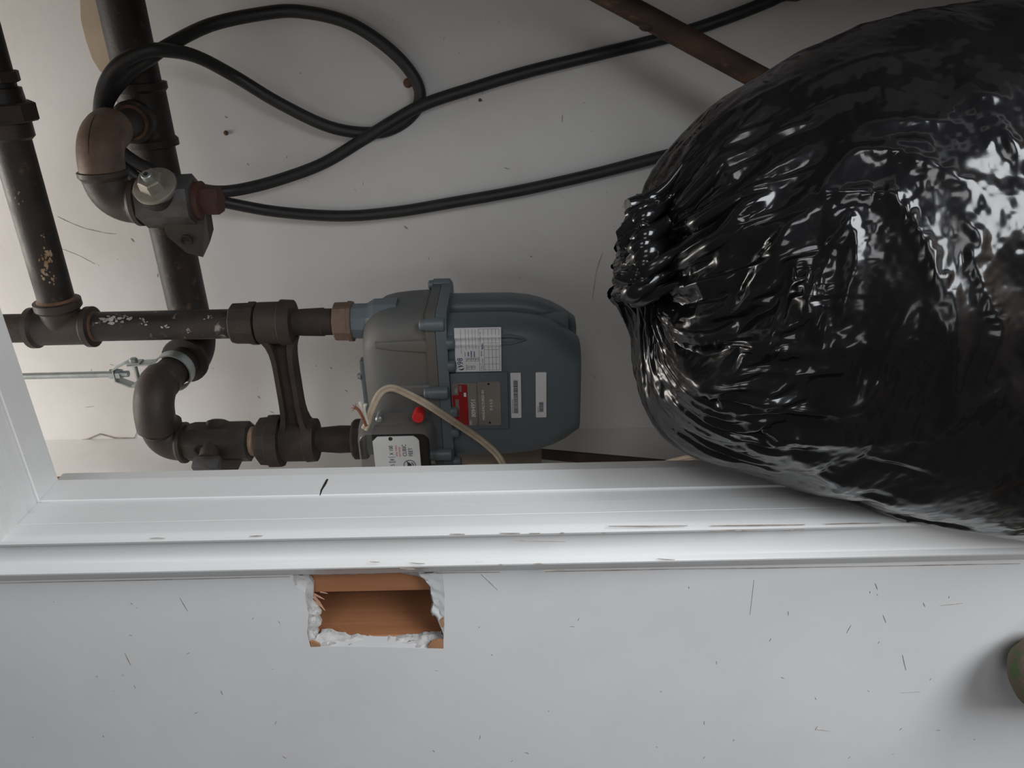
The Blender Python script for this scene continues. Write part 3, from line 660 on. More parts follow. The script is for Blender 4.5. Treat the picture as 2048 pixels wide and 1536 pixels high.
for (a, b, v) in ((.42, .97, .86), (.50, .97, .76), (.52, .97, .69), (.52, .97, .615), (.52, .97, .55), (.03, .97, .48), (.03, .97, .37), (.03, .97, .275), (.03, .97, .195), (.03, .97, .115), (.03, .97, .04)): join(pr, hl(a, b, v))
for (u, a, b) in ((.03, .04, .48), (.97, .04, .48), (.17, .04, .48), (.32, .04, .37), (.50, .04, .37), (.66, .04, .37)): vl(pr, u, a, b)
for (u, v) in ((.06, .66), (.06, .575), (.245, .66), (.245, .575), (.245, .49)):
    for q in (0, .075): vl(pr, u + q, v, v + .08)
    for q in (0, .08): join(pr, hl(u, u + .075, v + q))
pr.build('printed_lines', M_INKG, st, smooth=0, kind='stuff')
for (s, u, v) in (('1', .085, .675), ('3', .085, .59), ('2', .27, .675), ('4', .27, .59), ('5', .27, .505)):
    text(s, .0052, sx(u), sty(sx(u)) - .0001, sz(v), M_INK, st, ex=.00008)
text('98', .0108, sx(.165), sty(sx(.2)) - .0001, sz(.845), M_BLUE, st, ex=.00012)
m = MB(); c = V((sx(.095), sty(sx(.1)) - .0003, sz(.885)))
for s, mt_, nm in ((1, M_TEAL, 'logo_mark'), (-1, M_INK, 'logo_mark')):
    q = [(.0, .0046), (.0022, .0034), (.0034, .001), (.003, -.0018), (.0012, -.0036), (.0018, -.001), (.0012, .0016)]
    MB().poly([c + V((s * a + s * .0003, 0, s * b)) for a, b in q], (0, .0002, 0)).build(nm, mt_, st, smooth=0)
def smudge(lst, material, parent, y):            # tiny unreadable print as short dashes
    m = MB(); r = random.Random(5)
    for (u0, u1, v, hgt) in lst:
        u = u0
        while u < u1:
            l = r.uniform(.008, .02); x0 = sx(u); x1 = sx(min(u + l, u1)); yy = sty((x0 + x1) / 2) - .0001
            m.box(x0, x1, yy, yy + .0001, sz(v) - hgt / 2, sz(v) + hgt / 2); u += l + .007
    m.build('small_print', material, parent, smooth=0, kind='stuff')
smudge([(.05, .17, .765, .0011), (.24, .32, .765, .0011), (.36, .46, .785, .0012), (.06, .14, .44, .001), (.05, .15, .40, .001), (.20, .30, .41, .0012), (.36, .47, .43, .0014), (.50, .62, .42, .0011), (.64, .9, .445, .0014)], M_INKG, st, 0)
smudge([(.36, .46, .715, .002), (.34, .48, .65, .002), (.34, .47, .585, .002), (.52, .66, .40, .002)], M_BLUE, st, 0)

# metal plates on the pad
YPL = .9812
def plate(name, x0, x1, z0, z1, r, material, parent, y=YPL, th=.0008):
    ring = rrect(x0, x1, z0, z1, 0, r, 5)
    return MB().rings([[V((p.x, y + th, p.y)) for p in ring], [V((p.x, y, p.y)) for p in ring]]).build(name, material, parent, smooth=20)
bad = plate('badge', -.5555, -.4862, Z0 + .0505, Z0 + .0868, .0025, M_PLATE, meter)
MB().poly([V((x, YPL - .0002, Z0 + z)) for x, z in ((-.5550, .0858), (-.5052, .0858), (-.5052, .0770), (-.4885, .0770), (-.4885, .0640), (-.5550, .0640))], (0, .0002, 0)).build('red_field', M_RED, bad, smooth=0)
plate('blank_field', -.5395, -.5120, Z0 + .0770, Z0 + .0820, .0003, M_TAN, bad, YPL - .0004, .0002)
plate('blank_field', -.4995, -.4900, Z0 + .0722, Z0 + .0755, .0003, M_PLATE, bad, YPL - .0004, .0002)
plate('blank_field', -.5080, -.5015, Z0 + .0660, Z0 + .0695, .0003, M_PAPER, bad, YPL - .0004, .0002)
text('U.L.', .0048, -.5015, YPL - .0002, Z0 + .0790, M_PAPER, bad, ex=.00015)
text('8094951', .0092, -.5415, YPL - .0003, Z0 + .0535, M_EMB, bad, ex=.0004, sx=.93)
text('NO.', .0045, -.5545, YPL - .0003, Z0 + .0600, M_PAPER, bad, ex=.0002)
sp = plate('rating_plate', -.5560, -.4846, Z0 + .0170, Z0 + .0495, .0030, M_PLATE, meter)
for x in (-.4884, -.5515): MB().lathe((x, YPL, Z0 + .0335), (0, -1, 0), [(0, .0017), (0.0004, .0016)], n=14).build('pin', M_DARK, sp)
text('MANUFACTURED IN', .0052, -.5470, YPL - .0002, Z0 + .0405, M_EMB, sp, ex=.0002, sx=1.02)
text('0 4 5 0', .0062, -.5310, YPL - .0002, Z0 + .0285, M_EMB, sp, ex=.0002)
# bar code labels
for (z0, z1, name) in ((-.0128, .0020, 'long'), (-.0492, -.0340, 'short')):
    lb = plate('bar_code_label', -.5465, -.4735, Z0 + z0, Z0 + z1, .0014, M_PAPER, meter, .9846, .0008)
    m = MB(); r = random.Random(11 if name == 'long' else 4)
    x = -.5385 if name == 'long' else -.5375; xend = -.4855 if name == 'long' else -.5215
    zt = (z0 + z1) / 2 + (.0005 if name == 'long' else 0)
    while x < xend:
        wv = r.choice((.0003, .0003, .0006, .0008)); m.box(x, x + wv, .98445, .98465, Z0 + zt - .0034, Z0 + zt + .0030); x += wv + r.choice((.0003, .0004, .0006))
    m.build('bars', M_INK, lb, smooth=0, kind='stuff')
    m = MB()
    for k in range(9 if name == 'long' else 4):
        m.box(-.5385 + k * .0026, -.5385 + k * .0026 + .0016, .98445, .98465, Z0 + zt + .0040, Z0 + zt + .0052)
    m.build('small_print', M_INKG, lb, smooth=0, kind='stuff')
# tan tag at the left of the meter
MB().box(-.705, -.634, 1.052, 1.055, Z0 - .045, Z0 + .092, .001, 2).build('side_tag', M_TAN, meter)

# index box: clear cover, silver plate with digits and a test dial
ix0, ix1, iz0, iz1 = -.642, -.5335, Z0 + .1135, Z0 + .2235
idx = MB()
def isec(y, i, r):
    ring = rrect(ix0 + i, ix1 - i, iz0 + i * .6, iz1 - i, 0, r, 6); return [V((p.x, y, p.y)) for p in ring]
idx.rings([isec(.984, 0, .016), isec(.960, .001, .016), isec(.938, .004, .016), isec(.934, .007, .014)], True, False)
ib = idx.build('index_cover', M_COVER, meter, smooth=35)
MB().rings([isec(.9338, .0071, .014), isec(.9330, .0075, .014)]).build('cover_window', M_COVERF, ib)
MB().box(ix0 + .010, ix1 - .016, .955, .982, iz0 + .010, iz1 - .02, .004).build('register', M_DARK, meter)
YI = .9362
pz0, pz1, px0, px1 = Z0 + .1330, Z0 + .1985, -.622, -.5455
def pl(x, z): return V((x, YI, z))
c = .0075
pts = [(px0 + c, pz0), (px1 - c, pz0), (px1 - c * .4, pz0 + c * .4), (px1, pz0 + c), (px1, pz1 - c), (px1 - c * .4, pz1 - c * .6), (px1 - c, pz1), (px0 + c, pz1), (px0, pz1 - c), (px0, pz0 + c)]
dp = MB().poly([pl(x, z) for x, z in pts], (0, .0012, 0)).build('dial_plate', M_INDEX, meter, smooth=0)
MB().lathe((px1 - .0035, YI, (pz0 + pz1) / 2 + .007), (0, -1, 0), [(0, .0030), (0.0008, .0028), (0.001, .001)], n=14).build('plate_screw', M_DARK, dp)
zdig = pz1 - .0278
for i, s in enumerate('2958'):
    xx = px0 + .0090 + i * .0090
    plate('digit_window', xx, xx + .0066, zdig - .0015, zdig + .0070, .0006, M_PAPER, dp, YI - .0003, .0003)
    text(s, .0080, xx + .0010, YI - .0004, zdig, M_INK, dp, ex=.0001, sx=.85)
    m = MB(); m.box(xx - .0005, xx, YI - .0006, YI, zdig - .002, zdig + .0075); m.box(xx + .0066, xx + .0072, YI - .0006, YI, zdig - .002, zdig + .0075); m.build('window_edge', M_INKG, dp, smooth=0)
text('X 100', .0080, px0 + .0460, YI - .0001, zdig, M_INK, dp, ex=.0002, sx=.80)
text('CUBIC', .0080, px0 + .0435, YI - .0001, pz0 + .0190, M_INK, dp, ex=.0002, sx=.86)
text('FEET', .0080, px0 + .0435, YI - .0001, pz0 + .0105, M_INK, dp, ex=.0002, sx=.86)
text('ONE TURN', .0040, px0 + .0435, YI - .0001, pz0 + .0318, M_REDI, dp, ex=.00015, sx=.9)
text('OF HAND', .0040, px0 + .0435, YI - .0001, pz0 + .0272, M_REDI, dp, ex=.00015, sx=.9)
dc = V((px0 + .0285, YI, pz0 + .0160)); m = MB(); n = 36; R = .0088
m.rings([[dc + V((rr_ * cos(2 * pi * k / n), yy, rr_ * sin(2 * pi * k / n))) for rr_, yy in ((R, -.0003), (R - .0009, -.0003), (R - .0009, .0002), (R, .0002))] for k in list(range(n)) + [0]], False, False)
m.build('dial_ring', M_INK, dp)
MB().poly([dc + V((a, -.0008, b)) for a, b in ((.0072, .004), (.002, .0026), (-.002, .0035), (-.0035, 0), (-.002, -.003), (.002, -.0025))], (0, .0004, 0)).build('dial_pointer', M_INK, dp, smooth=0)
MB().sweep([dc + V((.0052 * cos(a), -.0004, .0052 * sin(a))) for a in [radians(q) for q in range(-150, -20, 10)]], [.0006] * 13, n=5).build('dial_arrow', M_INK, dp)
rp = P(836, 843, .938)
MB().lathe((rp.x, .966, rp.z), (0.15, -1, 0), [(0, .0085), (0.022, .0085), (0.024, .0075)], n=20).build('red_seal_plug', mat('red_plastic', (0.62, 0.02, 0.02), rough=0.35), meter)
cs = P(758, 842, .955)
MB().lathe((cs.x, .975, cs.z), (0.1, -1, 0), [(0, .0055), (0.02, .0052), (0.022, .003)], n=14).build('cover_screw', M_ZINC, meter)

# ------------------------------------------------------------------ loose things in the closet
cab = [(1640, -60, 1.262), (1560, -8, 1.262), (1450, 37, 1.262), (1340, 73, 1.262), (1200, 108, 1.258), (1050, 145, 1.25), (940, 178, 1.245), (850, 208, 1.238), (790, 240, 1.236), (725, 280, 1.236), (650, 325, 1.240), (575, 354, 1.24), (500, 375, 1.235), (440, 383, 1.22), (385, 374, 1.18),
       (325, 350, 1.142), (270, 324, 1.136), (226, 286, 1.1375), (212, 246, 1.1375), (216, 200, 1.1375), (256, 148, 1.138), (300, 116, 1.142), (335, 92, 1.158), (420, 50, 1.215), (520, 28, 1.24), (600, 23, 1.25), (700, 47, 1.255), (785, 104, 1.258), (834, 165, 1.262), (836, 212, 1.262), (800, 250, 1.262), (745, 266, 1.258), (660, 254, 1.25), (560, 207, 1.24), (470, 153, 1.225), (395, 114, 1.185),
       (335, 101, 1.142), (288, 103, 1.122), (240, 127, 1.114), (212, 165, 1.116), (201, 212, 1.117), (204, 258, 1.118), (230, 318, 1.127), (275, 358, 1.135), (330, 386, 1.15), (385, 394, 1.19), (435, 402, 1.225), (550, 423, 1.25), (680, 432, 1.255), (790, 424, 1.258), (900, 406, 1.258), (1050, 379, 1.258), (1200, 345, 1.258), (1340, 309, 1.25), (1480, 280, 1.22), (1620, 262, 1.15)]
cw = [P(a, b, y) for a, b, y in cab]
cpts = cr([V((0.585, 1.262, cw[0].z - .16)), V((0.30, 1.262, cw[0].z - .10))] + cw, 6)
tag(MB().sweep(cpts, .0093, n=14).build('rubber_cable', M_CABLE, None, smooth=50), 'black rubber cable looped over the header pipe and running down the back wall', 'cable')

a = P(1238, 2, 1.13); b = P(1508, 150, 1.115); d = (b - a).normalized()
tb = (0.012 - b.z) / d.z
pole = thing('wooden_pole', 'brown wooden pole leaning across the dark right side of the closet', 'pole', b + d * tb)
pp = [a - d * 0.62 + d * ((a - d * 0.62 - b).length + tb) * k / 40 for k in range(41)]
MB().sweep([p + V((noise.noise(p * 4) * .004, noise.noise(p * 5 + V((3, 1, 2))) * .004, 0)) for p in pp], [.0150 + .0012 * noise.noise(p * 14) for p in pp], n=16).build('shaft', M_POLE, pole)
for t in (.30, .47, .58, .80):
    c = (a - d * 0.62).lerp(b, t) + V((-.011, -.008, 0)); MB().ball(c, .0075, (1, .8, 1.6), 10, 7).build('knot', M_POLE, pole)
a = P(1040, 904, 1.165); b = P(1452, 941, 1.09); d = (b - a).normalized(); tb = (0.004 - b.z) / d.z
q = V((1, 0.15, 0)); q = (q - d * q.dot(d)).normalized(); r_ = d.cross(q)
a2 = a - d * .06; e2 = b + d * tb
MB_ = MB().rings([[p + q * .0085 + r_ * .004, p - q * .0085 + r_ * .004, p - q * .0085 - r_ * .004, p + q * .0085 - r_ * .004] for p in (a2, e2)])
tag(MB_.build('wooden_strip', M_STRIP, None, smooth=0), 'thin dark brown strip leaning in the closet corner behind the gas meter', 'strip')
# dark upright board far right, behind the bag
tag(MB().box(.045, .17, 1.18, 1.215, .001, HC - .30, .003).build('dark_board', M_STRIP, None), 'dark brown board standing at the right behind the black bag', 'board')

# ivory two-core cord running over the meter, down behind the jamb and out again by the bag
cd = [(729, 858, .924), (735, 846, .924), (744, 818, .926), (758, 790, .934), (772, 778, .940), (790, 777, .942), (820, 790, .942), (850, 806, .938), (880, 825, .940), (910, 845, .948), (945, 868, .955), (972, 888, .956), (995, 910, .950), (1008, 934, .945), (1009, 960, .945), (985, 985, .945), (930, 985, .95), (880, 958, .955), (905, 941, .955), (940, 934, .955), (975, 934, .955), (1015, 939, .95), (1060, 947, .945), (1120, 965, .93), (1200, 968, .90), (1260, 955, .87), (1300, 940, .84), (1340, 926, .82), (1385, 917, .80), (1420, 918, .80), (1450, 935, .80), (1470, 975, .80), (1480, 1010, .80)]
cd = cr([P(x, y, z) for x, y, z in cd], 7)
cord = thing('two_core_cord', 'ivory two core cord draped over the gas meter front with stripped ends by its index', 'cord', cd[0])
def side(pts, off):
    out = []
    for i, p in enumerate(pts):
        t = (pts[min(i + 1, len(pts) - 1)] - pts[max(i - 1, 0)]).normalized(); s = t.cross(V((FW.x, FW.y, 0))).normalized()
        out.append(p + s * off)
    return out
for o in (-.0023, .0023): MB().sweep(side(cd, o), .0028, n=8).build('core', M_CORD, cord)
for pts in ([(731, 852, .922), (727, 828, .924), (722, 812, .926), (720, 803, .927)], [(736, 848, .922), (730, 828, .923), (729, 815, .923), (732, 808, .923)]):
    MB().sweep(cr([P(*p) for p in pts]), .0021, n=8).build('stripped_end', M_WIRE, cord)
MB().sweep(cr([P(*p) for p in [(732, 852, .920), (724, 832, .921), (716, 819, .922), (709, 814, .922)]]), .0021, n=8).build('stripped_end', M_COPPER, cord)
for (x, y) in ((704, 822), (706, 809), (712, 806), (702, 816)): MB().sweep([P(711, 816, .922), P(x, y, .922)], [.0009, .0003], n=5).build('copper_strand', M_COPPER, cord)

# rolled rug standing against the front wall, only its rounded top reaches the frame
c = P(2072, 1352, .462)
rg = [(0, .035)]
ztop = P(2029, 1350, .462).z
rug = MB().lathe((c.x, .462, 0), (0, 0, 1), [(.001, .034), (0.01, .036), (ztop - .05, .036), (ztop - .026, .034), (ztop - .010, .025), (ztop - .0025, .013), (ztop, .004)], n=28)
tag(rug.build('rolled_rug', M_RUG, None, smooth=50), 'mottled brown, green and red rounded end of a roll against the white front wall', 'rug')

# ------------------------------------------------------------------ black rubbish bag: a sheet of film that is longer than the form it wraps, relaxed so that it buckles
def bag_mesh():
    YC_ = .575
    rows = [(1282, 700, 470), (1288, 752, 436), (1297, 800, 402), (1312, 836, 366), (1335, 868, 328), (1370, 897, 276), (1420, 922, 215), (1480, 943, 160), (1560, 972, 108), (1640, 995, 72), (1720, 1012, 40), (1800, 1028, 18), (1900, 1048, 0), (2048, 1078, -22)]
    prof = []
    for x, yb, yt in rows:
        def ang(y):
            dx = (x - 1024) / F; dy = (y - 768) / F
            return atan(dx * sin(RHO) + dy * cos(RHO)) + YAW
        al, ar = ang(yb), ang(yt); mid = (al + ar) / 2; hf = (al - ar) / 2
        xc = -YC_ * tan(mid); D = YC_ / cos(mid); r = D * sin(hf)
        tl = sqrt(D * D - r * r); depth = tl * cos((al + ar) / 2 - YAW) / cos(hf) * cos(hf)
        dn = (x - 1024) / F * cos(RHO) - ((yb + yt) / 2 - 768) / F * sin(RHO)
        prof.append((HC - dn * depth, xc, YC_, r))
    zl, xl, yl, rl = prof[-1]
    prof += [(zl - .12, xl + .015, yl + .01, rl + .012), (.45, xl + .03, yl + .02, rl + .02), (.20, xl + .03, yl + .02, rl + .02), (.08, xl + .03, yl + .02, rl + .005), (.025, xl + .03, yl + .02, rl - .05), (.008, xl + .03, yl + .02, rl - .12)]
    # gathered neck above the shoulder
    nk = P(1262, 492, .545)
    z0, x0, y0, r0 = prof[0]
    top = [(nk.z + .011, nk.x - .010, nk.y - .006, .026), (nk.z + .006, nk.x - .008, nk.y - .004, .036), (nk.z + .0, nk.x - .004, nk.y, .0415), (nk.z - .006, nk.x - .001, nk.y + .004, .0430)]
    return top, prof
CREASES = [
    (.005, 9, [(1642, 368), (1700, 315), (1722, 302), (1790, 306), (1850, 325), (1880, 340)]), (.006, 8, [(1642, 370), (1660, 385), (1740, 388), (1788, 393)]), (.006, 12, [(1780, 388), (1830, 450), (1860, 530), (1880, 600)]),
    (.005, 7, [(1737, 250), (1760, 248), (1830, 246), (1893, 245)]), (.004, 6, [(1780, 285), (1840, 290), (1862, 303)]), (.004, 8, [(1885, 335), (1915, 360), (1958, 365)]), (.004, 8, [(1998, 252), (2020, 285), (2045, 312)]),
    (.008, 14, [(1330, 485), (1400, 440), (1470, 400), (1560, 340), (1620, 300)]), (.006, 12, [(1335, 440), (1430, 330), (1500, 250), (1540, 190)]), (.006, 12, [(1345, 465), (1450, 430), (1560, 405)]), (.008, 14, [(1290, 560), (1400, 500), (1480, 440), (1540, 390)]),
    (.006, 10, [(1275, 535), (1340, 515), (1430, 485)]), (.006, 12, [(1330, 415), (1380, 330), (1420, 260)]), (.005, 10, [(1300, 590), (1380, 570), (1460, 560)]), (.005, 9, [(1470, 480), (1520, 460), (1560, 450), (1605, 452)]), (.004, 6, [(1490, 488), (1540, 470), (1570, 468)]),
    (.004, 7, [(1525, 492), (1560, 486), (1590, 488)]), (.006, 10, [(1700, 435), (1712, 480), (1708, 540), (1690, 600), (1680, 660)]), (.006, 10, [(1585, 510), (1605, 560), (1625, 620), (1650, 690)]), (.005, 8, [(1700, 430), (1685, 470), (1660, 490)]),
    (.006, 9, [(1855, 478), (1875, 540), (1905, 600), (1912, 660), (1908, 740), (1905, 830)]), (.006, 10, [(1935, 490), (1960, 560), (1985, 620), (2003, 660), (1980, 720), (1950, 760)]), (.006, 10, [(1440, 688), (1500, 690), (1570, 700), (1650, 697)]),
    (.004, 7, [(1660, 700), (1690, 694), (1725, 695)]), (.009, 16, [(1330, 715), (1370, 740), (1410, 768), (1480, 785), (1560, 800), (1640, 810), (1720, 805), (1742, 775), (1755, 755)]), (.009, 16, [(1490, 830), (1560, 855), (1640, 872), (1745, 885)]),
    (.006, 10, [(1340, 670), (1390, 730), (1440, 790), (1490, 830)]), (.006, 12, [(1550, 860), (1600, 910), (1660, 950), (1720, 965)]), (.005, 9, [(1755, 760), (1780, 690), (1810, 630), (1845, 580)]), (.005, 9, [(1845, 580), (1880, 640), (1890, 665), (1870, 690), (1820, 710)]),
    (.006, 14, [(1400, 820), (1440, 850), (1500, 880), (1570, 915)]), (.004, 9, [(1560, 955), (1650, 982), (1760, 998), (1850, 1005)]), (.004, 8, [(1600, 972), (1720, 1003), (1850, 1030)]), (.005, 10, [(1520, 300), (1620, 230), (1740, 180)]), (.005, 12, [(1600, 180), (1720, 130), (1860, 100)]),
    (.005, 10, [(1920, 160), (1960, 190), (2000, 200)]), (.005, 10, [(1920, 430), (1960, 480), (1940, 520)]), (.006, 14, [(1760, 880), (1860, 860), (1960, 800), (2046, 770)])]
top, prof = bag_mesh()
allp = np.array(top + prof)
def build_bag():
    NU, NV = 144, 150
    # arc-length parameter down the profile
    seg = np.sqrt(np.diff(allp[:, 0]) ** 2 + np.diff(allp[:, 3]) ** 2); s = np.concatenate([[0], np.cumsum(seg)])
    lim = s[np.argmin(abs(allp[:, 0] - (HC - .62)))]                  # dense rows where the bag is in view
    sv = np.concatenate([np.linspace(0, lim, NV - 26), np.linspace(lim, s[-1], 27)[1:]])
    pr_ = np.stack([np.interp(sv, s, allp[:, k]) for k in range(4)], 1)
    for _ in range(3): pr_[1:-1] = .25 * pr_[:-2] + .5 * pr_[1:-1] + .25 * pr_[2:]
    NVr = len(sv)
    rng = np.random.RandomState(4)
    def grid(nu, pr):
        th = np.arange(nu) / nu * 2 * pi; th0 = math.atan2(-.575, .17); th = th - .5 * np.sin(th - th0)     # finer towards the room
        X = pr[:, 1][:, None] + pr[:, 3][:, None] * np.cos(th)[None]; Y = pr[:, 2][:, None] + pr[:, 3][:, None] * np.sin(th)[None]
        Z = np.repeat(pr[:, 0][:, None], nu, 1)
        tl = np.clip((Z - (HC - .115)) / .03, 0, 1) * .17
        return np.stack([X, Y, Z - tl * (X - pr[:, 1][:, None])], -1)
    def nrm(p):
        du = np.roll(p, -1, 1) - np.roll(p, 1, 1); dv = np.zeros_like(p); dv[1:-1] = p[2:] - p[:-2]; dv[0] = p[1] - p[0]; dv[-1] = p[-1] - p[-2]
        n = np.cross(du, dv); n /= np.linalg.norm(n, axis=-1, keepdims=True) + 1e-9
        return n
    base = grid(NU, pr_); bn = nrm(base)
    c = np.stack([pr_[:, 1], pr_[:, 2], pr_[:, 0]], -1)[:, None]
    if ((base - c) * bn)[60:80].sum() < 0: bn = -bn
    def smooth_noise(nu, nv, fu, fv, seed):
        r = np.random.RandomState(seed); g = r.randn(fv + 3, fu)
        u = np.arange(nu) / nu * fu; v = np.linspace(0, fv, nv); ui = u.astype(int); vi = v.astype(int); uf = u - ui; vf = v - vi
        uf = uf * uf * (3 - 2 * uf); vf = vf * vf * (3 - 2 * vf)
        A = g[vi][:, ui % fu]; B = g[vi][:, (ui + 1) % fu]; C = g[vi + 1][:, ui % fu]; D = g[vi + 1][:, (ui + 1) % fu]
        return (A * (1 - uf) + B * uf) * (1 - vf)[:, None] + (C * (1 - uf) + D * uf) * vf[:, None]
    def relax(p, base, bn, exu, exv, iters, lo, hi, pull, bend):
        nv, nu = p.shape[:2]
        Lu = np.linalg.norm(np.roll(base, -1, 1) - base, axis=-1) * exu
        Lv = np.linalg.norm(base[1:] - base[:-1], axis=-1) * exv[:-1]
        Ls1 = np.linalg.norm(np.roll(base, -1, 1)[1:] - base[:-1], axis=-1) * (exu[:-1] + exv[:-1]) / 2
        for it in range(iters):
            acc = np.zeros_like(p); w_ = 1 / 5.0
            d = np.roll(p, -1, 1) - p; l = np.linalg.norm(d, axis=-1) + 1e-9; k = ((l - Lu) / l)[..., None] * d * .5
            acc += k; acc -= np.roll(k, 1, 1)
            d = p[1:] - p[:-1]; l = np.linalg.norm(d, axis=-1) + 1e-9; k = ((l - Lv) / l)[..., None] * d * .5
            acc[:-1] += k; acc[1:] -= k
            d = np.roll(p, -1, 1)[1:] - p[:-1]; l = np.linalg.norm(d, axis=-1) + 1e-9; k = ((l - Ls1) / l)[..., None] * d * .35
            acc[:-1] += k; acc[1:] -= np.roll(k, 1, 1)
            d = np.roll(p, 1, 1)[1:] - p[:-1]; l = np.linalg.norm(d, axis=-1) + 1e-9; k = ((l - np.roll(Ls1, 1, 1)) / l)[..., None] * d * .35
            acc[:-1] += k; acc[1:] -= np.roll(k, -1, 1)
            lap = np.zeros_like(p); lap += (np.roll(p, -1, 1) + np.roll(p, 1, 1) - 2 * p) * .25
            lap[1:-1] += (p[2:] + p[:-2] - 2 * p[1:-1]) * .25
            p = p + acc * .42 + lap * bend
            off = ((p - base) * bn).sum(-1)
            p = p + bn * ((np.clip(off, lo, hi) - off)[..., None]) * .6 + (base - p) * pull
            # the bag rests against the lining and the casing of the opening
            ins_ = (p[..., 1] > .476) & (p[..., 1] < .616) & (p[..., 0] < XJ + .0025)
            p[..., 0] = np.where(ins_, np.maximum(p[..., 0], XJ + .0025), p[..., 0])
            fr = (p[..., 0] < XJ + .0025) & (p[..., 1] > .474) & (p[..., 1] < .5)
            p[..., 1] = np.where(fr, .474, p[..., 1])
            p[..., 2] = np.maximum(p[..., 2], .003)
        return p
    zz = base[..., 2]
    neck = np.clip((zz - (HC - .19)) / .10, 0, 1)
    th = np.arange(NU) / NU * 2 * pi
    lob = np.cos(13 * th + 1.2 * np.sin(2 * th))[None] * .5 + np.cos(19 * th + .7 + np.sin(th))[None] * .35
    p = base + bn * (neck[..., None] ** 2 * .006 * lob[..., None]) + bn * (.006 * smooth_noise(NU, NVr, 9, 10, 1) + .0022 * smooth_noise(NU, NVr, 20, 24, 2))[..., None]
    exu = 1.032 + .13 * neck + .035 * np.clip(smooth_noise(NU, NVr, 5, 6, 8), -1, 1.5)
    exv = 1.018 - .04 * neck + .03 * np.clip(smooth_noise(NU, NVr, 6, 5, 9), -1, 1.5)
    exu = np.clip(exu, 1.0, 1.3); exv = np.clip(exv, 1.0, 1.2)
    p = relax(p, base, bn, exu, exv, 170, -.018, .012, .0012, .055)
    def up(a):                     # double both directions
        nv, nu = a.shape[:2]
        b = np.empty((nv, nu * 2) + a.shape[2:]); b[:, ::2] = a; b[:, 1::2] = (a + np.roll(a, -1, 1)) / 2
        c = np.empty((nv * 2 - 1, nu * 2) + a.shape[2:]); c[::2] = b; c[1::2] = (b[1:] + b[:-1]) / 2
        return c
    p2, b2, n2 = up(p), up(base), up(bn)
    nv, nu = p2.shape[:2]
    # long creases in the film, each a sharp ridge along its own line on the front of the bag
    rel = p2 - np.array([0, 0, HC]); dep = rel @ np.array(FW); nn = -(rel @ np.array(UP)) / dep; ll = -(rel @ np.array(RT)) / dep
    qx = 1024 + F * (nn * cos(RHO) + ll * sin(RHO)); qy = 768 + F * (-nn * sin(RHO) + ll * cos(RHO))
    facing = np.clip(-(n2 * rel).sum(-1) / np.linalg.norm(rel, axis=-1) * 3, 0, 1)
    hgt = np.zeros_like(qx)
    for amp, wid, line in CREASES:
        pts = cr([(a, b, 0) for a, b in line], 4); best = np.full(qx.shape, 1e9); fade = np.zeros_like(qx)
        for k in range(len(pts) - 1):
            ax, ay, bx, by = pts[k].x, pts[k].y, pts[k + 1].x, pts[k + 1].y; vx, vy = bx - ax, by - ay; L2 = vx * vx + vy * vy + 1e-6
            t = np.clip(((qx - ax) * vx + (qy - ay) * vy) / L2, 0, 1); dd = np.hypot(qx - ax - t * vx, qy - ay - t * vy)
            s_ = (k + t) / (len(pts) - 1); fd = np.sin(np.clip(s_ * .94 + .03, 0, 1) * pi) ** .5
            fade = np.where(dd < best, fd, fade); best = np.minimum(best, dd)
        hgt += amp * np.exp(-np.sqrt(best ** 2 + 42) / max(wid, 11)) * 1.35 * fade
    hgt *= facing
    b2 = b2 + n2 * hgt[..., None]; p2 = p2 + n2 * hgt[..., None]
    p2 = p2 + n2 * (.0005 * smooth_noise(nu, nv, 60, 70, 21))[..., None]
    e1 = 1.018 + .11 * up(neck) + .022 * np.clip(smooth_noise(nu, nv, 8, 9, 12), -1, 1.5); e2 = 1.012 + .02 * np.clip(smooth_noise(nu, nv, 9, 8, 13), -1, 1.5)
    p2 = relax(p2, b2, n2, np.clip(e1, 1, 1.3), np.clip(e2, 1, 1.25), 60, -.021, .013, .0008, .06)
    b3, n3 = up(b2), up(n2); e1, e2 = up(e1), up(e2); p2 = up(p2); nv, nu = p2.shape[:2]
    p2 = p2 + n3 * (.00018 * smooth_noise(nu, nv, 170, 190, 33))[..., None]
    p2 = relax(p2, b3, n3, np.clip(e1, 1, 1.3), np.clip(e2, 1, 1.25), 16, -.022, .014, .0004, .07)
    nv, nu = p2.shape[:2]
    V_ = p2.reshape(-1, 3)
    i = np.arange(nv - 1)[:, None] * nu; j = np.arange(nu)[None]; k = (j + 1) % nu
    Fq = np.stack([i + j, i + k, i + nu + k, i + nu + j], -1).reshape(-1, 4)
    me = bpy.data.meshes.new('garbage_bag'); me.from_pydata(V_.tolist(), [], Fq.tolist() + [list(range((nv - 1) * nu, nv * nu))])
    me.shade_smooth()
    return me
